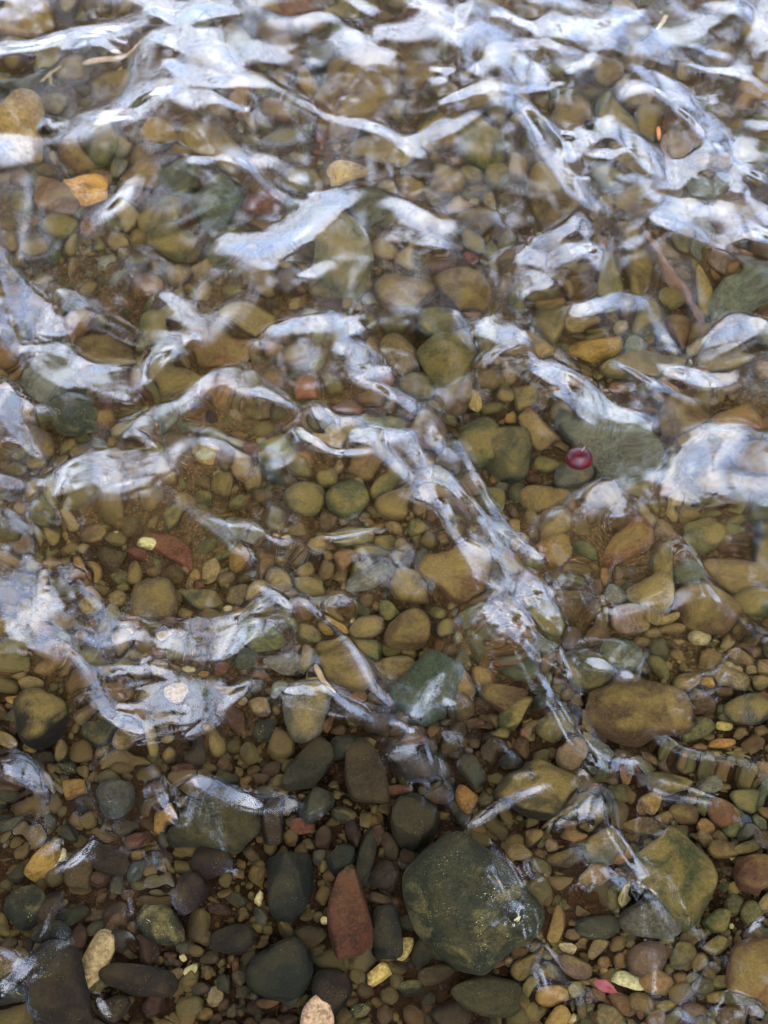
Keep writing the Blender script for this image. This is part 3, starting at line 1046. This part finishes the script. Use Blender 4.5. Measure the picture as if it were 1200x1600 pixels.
def gravel(name, count, smin, smax, sub, seed, label, avoid, extra=()):
    r = np.random.default_rng(seed)
    bases = [rock(s, r, sub)[0] for s in 'arraaArara' for _ in range(3)]
    f = ICO[sub][1]
    px = r.uniform(-60, 1260, count * 3); py = r.uniform(-60, 1660, count * 3)
    Q = on_bed(px, py)
    s = smin * (smax / smin) ** (r.random(len(px)) ** 1.7)
    # the bottom left is fine red grit, the right and the top have fewer small bits showing
    if avoid:
        d2 = np.hypot(Q[:, None, 0] - occ[None, :, 0], Q[:, None, 1] - occ[None, :, 1]) - occ[None, :, 2] * avoid
        keep = d2.min(1) > s * 0.2
        px, py, Q, s = px[keep], py[keep], Q[keep], s[keep]
    px, py, Q, s = px[:count], py[:count], Q[:count], s[:count]
    if len(extra):
        ex = np.array([(e['x'], e['y'], math.sqrt(e['w'] * e['h']) / 2 * .00072) for e in extra])
        px = np.concatenate([px, ex[:, 0]]); py = np.concatenate([py, ex[:, 1]]); s = np.concatenate([s, ex[:, 2]])
        Q = np.concatenate([Q, on_bed(ex[:, 0], ex[:, 1])])
    names = ['br', 'ol', 'tn', 'rb', 'pk', 'gn', 'gg', 'or', 'dg', 'db', 'cr', 'rd', 'oc']
    up = np.array([.32, .22, .09, .06, .05, .08, .04, .05, .01, .05, .004, .01, .016])
    lo = np.array([.14, .04, .05, .22, .04, .02, .06, .12, .09, .10, .012, .07, .015]); lo = lo / lo.sum()
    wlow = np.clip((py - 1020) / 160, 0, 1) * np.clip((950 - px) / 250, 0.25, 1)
    V, Fc, Cc = [], [], []
    nv = len(ICO[sub][0])
    for i in range(len(px)):
        B_ = bases[r.integers(len(bases))]
        a = r.uniform(0, 6.28); ca, sa = math.cos(a), math.sin(a)
        S = s[i] * np.array([1, r.uniform(.6, .95), r.uniform(.35, .65)])
        v = B_ * S
        tl = r.normal(0, .35)
        v = v @ np.array([[ca, sa, 0], [-sa, ca, 0], [0, 0, 1]]) @ np.array([[1, 0, 0], [0, math.cos(tl), math.sin(tl)], [0, -math.sin(tl), math.cos(tl)]])
        v = v + [Q[i, 0], Q[i, 1], Q[i, 2] + S[2] * r.uniform(0.0, .9)]
        V.append(v); Fc.append(f + i * nv)
        p = up / up.sum() * (1 - wlow[i]) + lo * wlow[i]
        k = names[r.choice(len(names), p=p / p.sum())]
        c = np.array(PAL[k]) * r.uniform(.55, 1.35) * (1 - .74 * wlow[i])  # lower left pebbles also darkened, painting in the shade there
        Cc.append(c)
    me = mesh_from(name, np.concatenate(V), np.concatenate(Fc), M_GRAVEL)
    at = me.color_attributes.new('pebble_colour', 'FLOAT_COLOR', 'POINT')
    cc = np.repeat(np.array(Cc), nv, 0); cc = np.hstack([cc, np.ones((len(cc), 1))]).astype(np.float32)
    at.data.foreach_set('color', cc.ravel())
    link(bpy.data.objects.new(name, me), label, 'gravel', kind='stuff')


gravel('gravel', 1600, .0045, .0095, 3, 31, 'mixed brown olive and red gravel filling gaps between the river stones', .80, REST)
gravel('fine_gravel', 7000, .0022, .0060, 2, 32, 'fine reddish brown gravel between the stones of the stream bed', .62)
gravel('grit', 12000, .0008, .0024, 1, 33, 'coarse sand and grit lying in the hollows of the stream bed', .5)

# ------------------------------------------------------------------ sticks, fruit, leaves
m, n, b = new_mat('wet_wood')
oi = n.nodes.new('ShaderNodeObjectInfo'); tc = n.nodes.new('ShaderNodeTexCoord'); P = tc.outputs['Object']
mp = n.nodes.new('ShaderNodeMapping'); mp.inputs['Scale'].default_value = (1, .12, 1); n.links.new(P, mp.inputs[0])
c = mix(n, ramp(n, noise(n, mp.outputs[0], 500, 4, .7), .3, .7), mix(n, 1.0, oi.outputs['Color'], (.45, .42, .4), 'MULTIPLY'), oi.outputs['Color'])
n.links.new(c, b.inputs['Base Color']); b.inputs['Roughness'].default_value = .7
bp = n.nodes.new('ShaderNodeBump'); bp.inputs['Distance'].default_value = .001
n.links.new(noise(n, mp.outputs[0], 500, 4, .7), bp.inputs['Height']); n.links.new(bp.outputs[0], b.inputs['Normal'])
M_WOOD = m


def tube(pts, rad, seg=9, seed=0, irr=.12):
    r = np.random.default_rng(seed)
    pts = np.array(pts, float); V, F = [], []
    n_ = len(pts)
    for i, p in enumerate(pts):
        t = pts[min(i + 1, n_ - 1)] - pts[max(i - 1, 0)]; t /= np.linalg.norm(t)
        u = np.cross(t, [0, 0, 1.0])
        if np.linalg.norm(u) < 1e-3: u = np.array([1.0, 0, 0])
        u /= np.linalg.norm(u); v = np.cross(u, t)
        for k in range(seg):
            a = 2 * math.pi * k / seg; rr = rad[i] * (1 + irr * r.normal())
            V.append(p + rr * (math.cos(a) * u + math.sin(a) * v))
    for i in range(n_ - 1):
        for k in range(seg):
            a, b_ = i * seg + k, i * seg + (k + 1) % seg
            F.append((a, b_, b_ + seg)); F.append((a, b_ + seg, a + seg))
    V.append(pts[0]); V.append(pts[-1])
    for k in range(seg):
        F.append((len(V) - 2, (k + 1) % seg, k)); F.append((len(V) - 1, (n_ - 1) * seg + k, (n_ - 1) * seg + (k + 1) % seg))
    return np.array(V), np.array(F)


def stick(pix, wpx, col, label, up, seed, parts=(), wood='stick'):
    pts = []
    for i, (x, y) in enumerate(pix):
        for j in range(4 if i < len(pix) - 1 else 1):
            t = j / 4; nx2 = pix[min(i + 1, len(pix) - 1)]
            pts.append(on_bed(x + (nx2[0] - x) * t, y + (nx2[1] - y) * t, up))
    pts = np.array(pts); r = np.random.default_rng(seed)
    pts += r.normal(0, .0003, pts.shape)
    c0 = pts.mean(0)
    s = .00066 * wpx / 2
    rad = s * np.clip(np.interp(np.linspace(0, 1, len(pts)), [0, .08, .5, .92, 1], [.55, .95, 1.05, .85, .45]), .2, 2)
    V, F = tube(pts - c0, rad, 9, seed)
    o = bpy.data.objects.new(wood, mesh_from(wood, V, F, M_WOOD)); o.location = c0; o.color = (*lin(col), 1)
    link(o, label, 'stick')
    for q, wq in parts:
        pp = np.array([on_bed(x, y, up) for x, y in q]); pp = np.array([pp[0] + (pp[-1] - pp[0]) * k / 4 for k in range(5)]) + r.normal(0, .0004, (5, 3))
        V, F = tube(pp - c0, .00066 * wq / 2 * np.array([1, .95, .9, .8, .4]), 8, seed + 1)
        so = bpy.data.objects.new('side_twig', mesh_from('side_twig', V, F, M_WOOD)); so.color = o.color
        link(so, parent=o)
    return o


stick([(1014, 355), (1040, 410), (1070, 462), (1092, 496)], 11, (100, 66, 34), 'long orange brown stick lying beside the upright striped stone', .028, 1, [([(1066, 455), (1100, 520)], 6)])
stick([(1046, 198), (1044, 240), (1042, 286)], 14, (112, 80, 48), 'short upright brown stick under the upper right ripples', .024, 2)
stick([(132, 95), (165, 88), (200, 82)], 13, (170, 140, 105), 'pale forked stick beside the upper left reflection', .03, 3, [([(195, 84), (224, 64)], 13)])
stick([(64, 122), (80, 108), (98, 98)], 8, (140, 116, 62), 'thin yellow twig with a short fork near the left corner', .03, 4, [([(78, 110), (82, 128)], 8)])
stick([(1046, 16), (1036, 28), (1026, 44)], 12, (205, 180, 125), 'pale splinter of wood near the far right edge', .03, 5)
stick([(492, 1042), (504, 1066), (518, 1092)], 10, (150, 122, 76), 'cream coloured splinter between two brown stones left of centre', .028, 6)
stick([(1032, 186), (1036, 203)], 12, (220, 130, 70), 'tiny orange wood chip above the short upright stick', .03, 7)

# crimson fruit floating at the surface
m, n, b = new_mat('crimson_skin')
tc = n.nodes.new('ShaderNodeTexCoord')
c = mix(n, ramp(n, noise(n, tc.outputs['Object'], 160, 4, .6), .35, .65), lin((26, 1, 5)), lin((52, 3, 9)))
n.links.new(c, b.inputs['Base Color']); b.inputs['Roughness'].default_value = .38; b.inputs['Specular IOR Level'].default_value = .15
M_RED = m
m, n, b = new_mat('stalk_brown'); b.inputs['Base Color'].default_value = (*lin((90, 60, 30)), 1); M_STALK = m
pf = on_water(905, 714)
fr = bpy.data.objects.new('fruit', None); fr.location = (pf[0], pf[1], float(H[int(round((pf[1] - Y0) / dy)), int(round((pf[0] - X0) / dx))]) - .0015); fr.empty_display_size = .01
link(fr, 'crimson round fruit floating beside the grey-green slab', 'fruit')
v, f = ICO[4]
rf = np.random.default_rng(9)
vv = v * (1 + .025 * fnoise(v, rf, 2.2)[:, None])
ax = np.hypot(vv[:, 0], vv[:, 1]); vv[:, 2] -= .03 * np.exp(-(ax / .28) ** 2) * (vv[:, 2] > 0)
vv = vv * [.0145, .0132, .0120]
o = bpy.data.objects.new('skin', mesh_from('skin', vv, f, M_RED)); o.location = (0, 0, .001); link(o, parent=fr)
V, F = tube([(0, 0, .008), (.001, .001, .0115), (.003, .002, .015), (.005, .003, .0175)], [.0011, .0008, .0007, .0009], 7, 4)
link(bpy.data.objects.new('stalk', mesh_from('stalk', V, F, M_STALK)), parent=fr)
k = []
Vc, Fc = [], []
for i in range(5):
    a = i * 2 * math.pi / 5 + .3; b0 = len(Vc)
    for rr, ww, zz in ((.001, .0008, .0085), (.004, .0014, .0107), (.0072, .0004, .0112)):
        Vc += [(rr * math.cos(a) - ww * math.sin(a), rr * math.sin(a) + ww * math.cos(a), zz), (rr * math.cos(a) + ww * math.sin(a), rr * math.sin(a) - ww * math.cos(a), zz)]
    for j in (0, 2): Fc.append((b0 + j, b0 + j + 1, b0 + j + 3, b0 + j + 2))
link(bpy.data.objects.new('calyx', mesh_from('calyx', Vc, Fc, M_STALK)), parent=fr)


def leaf(cx, cy, L_, W_, ang, col, label, up, seed):
    m, n, b = new_mat('leaf_' + str(seed)); tc = n.nodes.new('ShaderNodeTexCoord')
    c = mix(n, ramp(n, noise(n, tc.outputs['Object'], 200, 4, .6), .35, .65), tuple(v * .6 for v in lin(col)), lin(col))
    n.links.new(c, b.inputs['Base Color']); b.inputs['Roughness'].default_value = .6
    s = .00062; N_ = 12; r = np.random.default_rng(seed); V, F = [], []
    for side in (0, 1):
        for i in range(N_ + 1):
            t = i / N_; w = math.sin(math.pi * t ** .8) ** .8 * W_ / 2 * (1 + .08 * r.normal())
            for k in (-1, -.5, 0, .5, 1):
                V.append(((t - .5) * L_ * s, k * w * s, (.10 * abs(k) * w + 3 * math.sin(t * 5)) * s - side * .0005))
    for side in (0, 1):
        o_ = side * 5 * (N_ + 1)
        for i in range(N_):
            for k in range(4):
                a = o_ + i * 5 + k
                F.append((a, a + 1, a + 6, a + 5) if side else (a, a + 5, a + 6, a + 1))
    o = bpy.data.objects.new('leaf', mesh_from('leaf', V, F, m)); o.location = on_bed(cx, cy, up); o.rotation_euler = (0.15, .1, math.radians(ang))
    link(o, label, 'leaf')
    V, F = tube([(-.5 * L_ * s, 0, .0006), (0, 0, .0004), (.5 * L_ * s, 0, .0006), (.68 * L_ * s, .001, .001)], [.0006, .0005, .0004, .0003], 6, seed)
    link(bpy.data.objects.new('midrib', mesh_from('midrib', V, F, m)), parent=o)


leaf(946, 1545, 34, 19, -28, (104, 16, 10), 'small red leaf on the bed beside the cream oval stone', .03, 1)
leaf(318, 711, 24, 15, 10, (104, 94, 44), 'little yellow green leaf left of the red angular stone', .03, 2)

# ------------------------------------------------------------------ water sheet
wxs = spaced(-.66, .66, .0020, 2.7, 1.4); wys = spaced(-.66, .96, .0020, 34, 1.4)
WX, WY = np.meshgrid(wxs, wys)


def bilin(Z, x, y):
    u = np.clip((x - X0) / dx, 0, NX - 1.001); v = np.clip((y - Y0) / dy, 0, NY - 1.001)
    # cubic (Catmull-Rom) so the facets of the grid never show in the mirror
    i = u.astype(int); j = v.astype(int); fu = u - i; fv = v - j

    def wts(t):
        return [-.5 * t + t * t - .5 * t ** 3, 1 - 2.5 * t * t + 1.5 * t ** 3, .5 * t + 2 * t * t - 1.5 * t ** 3, -.5 * t * t + .5 * t ** 3]
    wu, wv = wts(fu), wts(fv); out = 0
    for a in range(4):
        ja = np.clip(j + a - 1, 0, NY - 1)
        for c_ in range(4):
            out = out + wv[a] * wu[c_] * Z[ja, np.clip(i + c_ - 1, 0, NX - 1)]
    return out


inside = (WX > X0) & (WX < X1) & (WY > Y0) & (WY < Y1)
WZ = np.where(inside, bilin(H, WX, WY), 0)
WZ = WZ + .004 * f2(WX, WY, 41, 9) * np.clip((np.hypot(WX, WY) - 1.6), 0, 1)
# the fruit dents the surface a little
WZ = WZ - .0006 * np.exp(-(np.hypot(WX - pf[0], WY - pf[1]) - .014) ** 2 / .004 ** 2)
ny_, nx_ = WX.shape
idx = np.arange(nx_ * ny_).reshape(ny_, nx_)
Fq = np.stack([idx[:-1, :-1], idx[:-1, 1:], idx[1:, 1:], idx[1:, :-1]], -1).reshape(-1, 4)
m = bpy.data.materials.new('clear_water'); m.use_nodes = True; n = m.node_tree; n.nodes.clear()
g = n.nodes.new('ShaderNodeBsdfGlass'); g.inputs['IOR'].default_value = 1.333; g.inputs['Roughness'].default_value = 0.13          # ripples too fine and too quick to resolve
g.inputs['Color'].default_value = (.985, .99, .985, 1)
mo = n.nodes.new('ShaderNodeOutputMaterial'); n.links.new(g.outputs[0], mo.inputs['Surface'])
tc = n.nodes.new('ShaderNodeTexCoord'); sp_ = n.nodes.new('ShaderNodeSeparateXYZ'); n.links.new(tc.outputs['Object'], sp_.inputs[0])
wn = n.nodes.new('ShaderNodeMath'); wn.operation = 'MULTIPLY_ADD'; wn.inputs[1].default_value = .5
n.links.new(noise(n, tc.outputs['Object'], 3.5, 2, .5), wn.inputs[0]); n.links.new(sp_.outputs['Y'], wn.inputs[2])
n.links.new(ramp(n, wn.outputs[0], -.15, .35, .05, .115), g.inputs['Roughness'])      # calmer in the near shallows
o = bpy.data.objects.new('water', mesh_from('water', np.stack([WX, WY, WZ], -1).reshape(-1, 3), Fq, m))
link(o, 'clear rippling stream water mirroring pale sky and dark trees', kind='structure')

# ------------------------------------------------------------------ riverside trees: dark canopy over the stream, sky open downstream
m, n, b = new_mat('bark'); tc = n.nodes.new('ShaderNodeTexCoord')
c = mix(n, ramp(n, noise(n, tc.outputs['Object'], 9, 6, .7), .35, .65), lin((46, 38, 30)), lin((88, 76, 62)))
n.links.new(c, b.inputs['Base Color']); b.inputs['Roughness'].default_value = .9
M_BARK = m
m = bpy.data.materials.new('foliage'); m.use_nodes = True; n = m.node_tree; n.nodes.clear()
df = n.nodes.new('ShaderNodeBsdfDiffuse'); tr = n.nodes.new('ShaderNodeBsdfTranslucent'); mxs = n.nodes.new('ShaderNodeMixShader'); mo = n.nodes.new('ShaderNodeOutputMaterial')
tc = n.nodes.new('ShaderNodeTexCoord')
c = mix(n, noise(n, tc.outputs['Object'], 2.5, 3, .6), (.022, .045, .012), (.055, .10, .026))
n.links.new(c, df.inputs['Color']); tr.inputs['Color'].default_value = (.04, .08, .015, 1)
mxs.inputs[0].default_value = .25; n.links.new(df.outputs[0], mxs.inputs[1]); n.links.new(tr.outputs[0], mxs.inputs[2]); n.links.new(mxs.outputs[0], mo.inputs['Surface'])
M_LEAF = m


def tree(x, y, crowns, n_leaf, size, label, seed, bare=()):
    r = np.random.default_rng(seed)
    root = bpy.data.objects.new('alder_tree', None); root.location = (x, y, .5); root.empty_display_size = .5
    link(root, label, 'tree', 'trees along both banks of the stream')
    V, F = [], []; nb = 0

    def addtube(p, rd, seg=8):
        nonlocal nb
        v, f = tube(p, rd, seg, seed, .05); V.append(v); F.append(f + nb); nb += len(v)
    hub = np.array([r.normal(0, .2), r.normal(0, .2), 2.4])
    addtube([(0, 0, -.4), hub * .33 + [.05, 0, 0], hub * .7, hub], [.26, .2, .17, .15])
    for (cx, cy, cz, rad, fz) in crowns:
        c = np.array([cx - x, cy - y, cz - .5])
        mid = (hub + c) / 2 + r.normal(0, .25, 3) + [0, 0, .2]
        addtube([hub, (hub + mid) / 2, mid, (mid + c) / 2, c], [.12, .10, .08, .055, .03])
        for k in range(7):
            e = c + r.normal(0, .55, 3) * rad * [1, 1, fz]
            s0 = mid + (c - mid) * r.uniform(.2, .9)
            addtube([s0, (s0 + e) / 2 + r.normal(0, .1, 3), e], [.035, .022, .008], 5)
    for a, bb, rr in bare:
        a = np.array(a) - [x, y, .5]; bb = np.array(bb) - [x, y, .5]
        addtube([hub, (hub + a) / 2 + [0, 0, .3], a, (a + bb) / 2 + r.normal(0, .12, 3), bb], [.09, rr * 1.5, rr * 1.2, rr, rr * .4], 6)
        for k in range(5):
            s0 = a + (bb - a) * r.uniform(.1, .95); e = s0 + r.normal(0, .35, 3)
            addtube([s0, (s0 + e) / 2 + r.normal(0, .05, 3), e], [rr * .45, rr * .3, rr * .12], 5)
    sprays = []
    for a, bb, rr in bare:
        a = np.array(a) - [x, y, .5]; bb = np.array(bb) - [x, y, .5]
        for k in range(12):
            s0 = a + (bb - a) * r.uniform(0, 1)
            L_ = r.integers(6, 22)
            sprays.append(s0 + np.linspace(0, 1, L_)[:, None] * (r.normal(0, .22, 3) + [0, 0, -.35]) + r.normal(0, .07, (L_, 3)))
    link(bpy.data.objects.new('trunk', mesh_from('trunk', np.concatenate(V), np.concatenate(F), M_BARK)), parent=root)
    # leaves in clumps
    pos = []
    wsum = sum(c[3] ** 2 for c in crowns)
    for (cx, cy, cz, rad, fz) in crowns:
        nl = int(n_leaf * rad ** 2 / wsum * (.27 if cy > 4.5 else .33 if cy > 3 else .95 if cy > 1.2 else 1.2) * 1.5) if abs(cx) < 3.5 else int(n_leaf * rad ** 2 / wsum); nc = max(6, nl // 100)
        dct = r.standard_normal((nc, 3)); dct /= np.linalg.norm(dct, axis=1)[:, None]
        cen = dct * (r.random((nc, 1)) ** .45) * rad * [1, 1, fz] + [cx - x, cy - y, cz - .5]
        pos.append(cen[r.integers(nc, size=nl)] + r.normal(0, .27, (nl, 3)) * [1, 1, .6])
    pos = np.concatenate(pos + sprays); N_ = len(pos)
    u = r.standard_normal((N_, 3)); u /= np.linalg.norm(u, axis=1)[:, None]
    w = np.cross(u, r.standard_normal((N_, 3)) + [0, 0, 1.0]); w /= np.linalg.norm(w, axis=1)[:, None]
    s = size * r.uniform(.6, 1.3, (N_, 1))
    q = np.stack([pos - u * s, pos + w * s * .5, pos + u * s, pos - w * s * .5], 1).reshape(-1, 3)
    link(bpy.data.objects.new('crown', mesh_from('crown', q, np.arange(N_ * 4).reshape(-1, 4), M_LEAF, False)), parent=root)


# (x, y, crown blobs (x, y, z, radius, flatness), leaves, leaf size)
TREES = [
 (-5.4, -7.0, [(-5.0, -6.6, 3.9, 2.4, .9), (-3.6, -4.6, 3.6, 1.7, .8)], 6500, 'slim unseen alder added on the left bank behind the viewer'),  # rear pair added out of view, crowns sized to limit light on the bed
 (5.6, -7.4, [(5.2, -6.8, 3.9, 2.4, .9), (3.8, -4.8, 3.6, 1.7, .8)], 6500, 'slim unseen alder added on the right bank behind the viewer'),
 (-4.6, -1.5, [(-2.4, -.9, 5.6, 2.5, .5), (-.5, -.4, 6.2, 2.3, .4), (-.8, 1.0, 6.8, 1.8, .4), (-4.7, -1.2, 2.6, 1.8, 1.0), (-4.9, .6, 3.0, 1.5, 1.0)], 15500, 'leaning alder with added unseen low crown on the left bank level with the viewer'),  # low side crowns here and opposite added unseen to cut bed light
 (4.6, -1.2, [(2.4, -.9, 5.6, 2.5, .5), (.6, -1.4, 6.2, 2.2, .4), (.8, .8, 6.8, 1.8, .4), (4.7, -1.0, 2.6, 1.8, 1.0), (4.9, .8, 3.0, 1.5, 1.0)], 15500, 'leaning alder with added unseen low crown on the right bank level with the viewer'),
 (-4.6, 2.2, [(-1.6, 1.6, 5.9, 2.5, .5), (-4.6, 1.9, 4.0, 1.9, .9), (-1.5, 3.6, 5.6, 2.0, .45), (-.7, 5.2, 4.45, 1.5, .3), (-3.2, 3.8, 5.0, 1.6, .5)], 15500, 'alder reaching over the stream from the left bank'),
 (4.7, 2.1, [(1.7, 1.4, 5.9, 2.5, .5), (4.7, 1.9, 4.0, 1.8, .9), (1.4, 3.4, 5.8, 2.0, .45), (1.4, 5.1, 4.55, 1.4, .3), (3.4, 3.6, 5.0, 1.5, .5)], 15500, 'alder reaching over the stream from the right bank'),
 (-9.4, 8.8, [(-9.6, 8.0, 4.4, 1.9, .9), (-10, 9.6, 3.2, 2.0, 1.0), (-4.2, 6.0, 5.6, 1.1, .45), (-.6, 6.4, 5.8, 1.0, .4)], 8000, 'alder downstream on the left bank'),
 (9.6, 9.2, [(9.8, 8.2, 4.4, 1.8, .9), (10.2, 10.4, 3.0, 1.9, 1.0), (3.4, 6.4, 5.9, 1.0, .4)], 6500, 'alder downstream on the right bank'),
 (-9.6, 17.0, [(-9.6, 17, 3.0, 2.0, .9)], 4500, 'far alder downstream on the left bank'),
 (8.6, 18.5, [(8.6, 18.0, 3.0, 2.0, .9)], 4500, 'far alder downstream on the right bank'),
]
BARE = {4: [((-1.4, 5.0, 4.4), (.6, 6.2, 4.5), .045), ((-3.6, 5.2, 4.4), (-1.4, 6.4, 4.5), .04), ((-3.4, 5.0, 3.4), (-1.9, 6.6, 2.9), .04)],
        5: [((2.2, 5.0, 4.4), (.4, 6.0, 4.5), .04), ((3.8, 5.0, 4.5), (1.6, 6.2, 4.6), .04), ((3.6, 5.2, 3.4), (2.4, 6.4, 3.0), .04)],
        6: [((-4.0, 7.6, 4.9), (-.8, 8.6, 5.6), .06)],
        7: [((4.3, 8.2, 4.9), (.9, 9.0, 5.7), .055)]}
for i, (x, y, cr, nl, lb) in enumerate(TREES):
    tree(x, y, cr, int(nl * 1.5), .10 if i < 8 else .16, lb, 100 + i, BARE.get(i, ()))


# bare alder saplings and dead brush standing in the open stretch downstream
def sapling(x, y, h, nb, lean, label, seed):
    r = np.random.default_rng(seed)
    root = bpy.data.objects.new('bare_sapling', None); root.location = (x, y, -.1); root.empty_display_size = .3
    link(root, label, 'sapling', 'bare saplings standing in the stream downstream')
    base = np.array([0, 0, 0.0]); top = np.array([lean[0], lean[1], h])
    pts = [base + (top - base) * t + np.array([math.sin(t * 5 + seed) * .12, 0, 0]) * t for t in np.linspace(0, 1, 7)]
    v, f = tube(pts, np.linspace(.075, .022, 7), 6, seed, .05)
    link(bpy.data.objects.new('trunk', mesh_from('trunk', v, f, M_BARK)), parent=root)
    V, F, nb_ = [], [], 0
    for k in range(nb):
        t = r.uniform(.2, 1); s0 = base + (top - base) * t + np.array([math.sin(t * 5 + seed) * .12, 0, 0]) * t
        a = r.uniform(0, 6.28); L_ = r.uniform(.4, 1.5) * (1.1 - .5 * t)
        e = s0 + np.array([math.cos(a) * L_, math.sin(a) * L_ * .6, r.uniform(.2, 1.0) * L_])
        m_ = (s0 + e) / 2 + r.normal(0, .07, 3)
        for P3, R3 in (([s0, m_, e], [.032, .024, .012]),):
            v, f = tube(P3, R3, 4, seed, .05); V.append(v); F.append(f + nb_); nb_ += len(v)
        for q_ in range(4):
            s1 = m_ + (e - m_) * r.uniform(-.6, .9); e1 = s1 + r.normal(0, .22, 3) + [0, 0, .15]
            v, f = tube([s1, (s1 + e1) / 2 + r.normal(0, .03, 3), e1], [.016, .012, .006], 3, seed, .05); V.append(v); F.append(f + nb_); nb_ += len(v)
    link(bpy.data.objects.new('branches', mesh_from('branches', np.concatenate(V), np.concatenate(F), M_BARK)), parent=root)


SAP = [(-3.1, 6.6, 3.6, (.4, .2)), (-2.2, 7.4, 4.4, (-.3, .1)), (-1.2, 7.0, 3.9, (.3, -.2)), (-.4, 8.6, 5.0, (-.2, .3)), (.7, 7.2, 4.2, (.35, .1)),
       (1.5, 8.2, 4.6, (-.3, 0)), (2.3, 6.8, 3.7, (.2, .2)), (3.2, 7.6, 4.3, (-.4, .1)), (-4.3, 7.8, 4.2, (.3, .1)), (4.4, 7.2, 3.9, (-.1, .2))]
WORD = ['leaning bare sapling near the left bank downstream', 'tall bare sapling left of mid stream', 'crooked bare sapling left of the middle', 'tallest bare sapling in mid stream', 'bare sapling just right of the middle',
        'bare sapling right of mid stream', 'short bare sapling towards the right bank', 'leaning bare sapling near the right bank', 'bare sapling at the foot of the left bank', 'bare sapling at the foot of the right bank']
for i, (x, y, h, ln) in enumerate(SAP):
    if i not in (0, 1, 3, 4, 6, 8, 9): continue
    sapling(x, y, h, 12, ln, WORD[i], 300 + i)
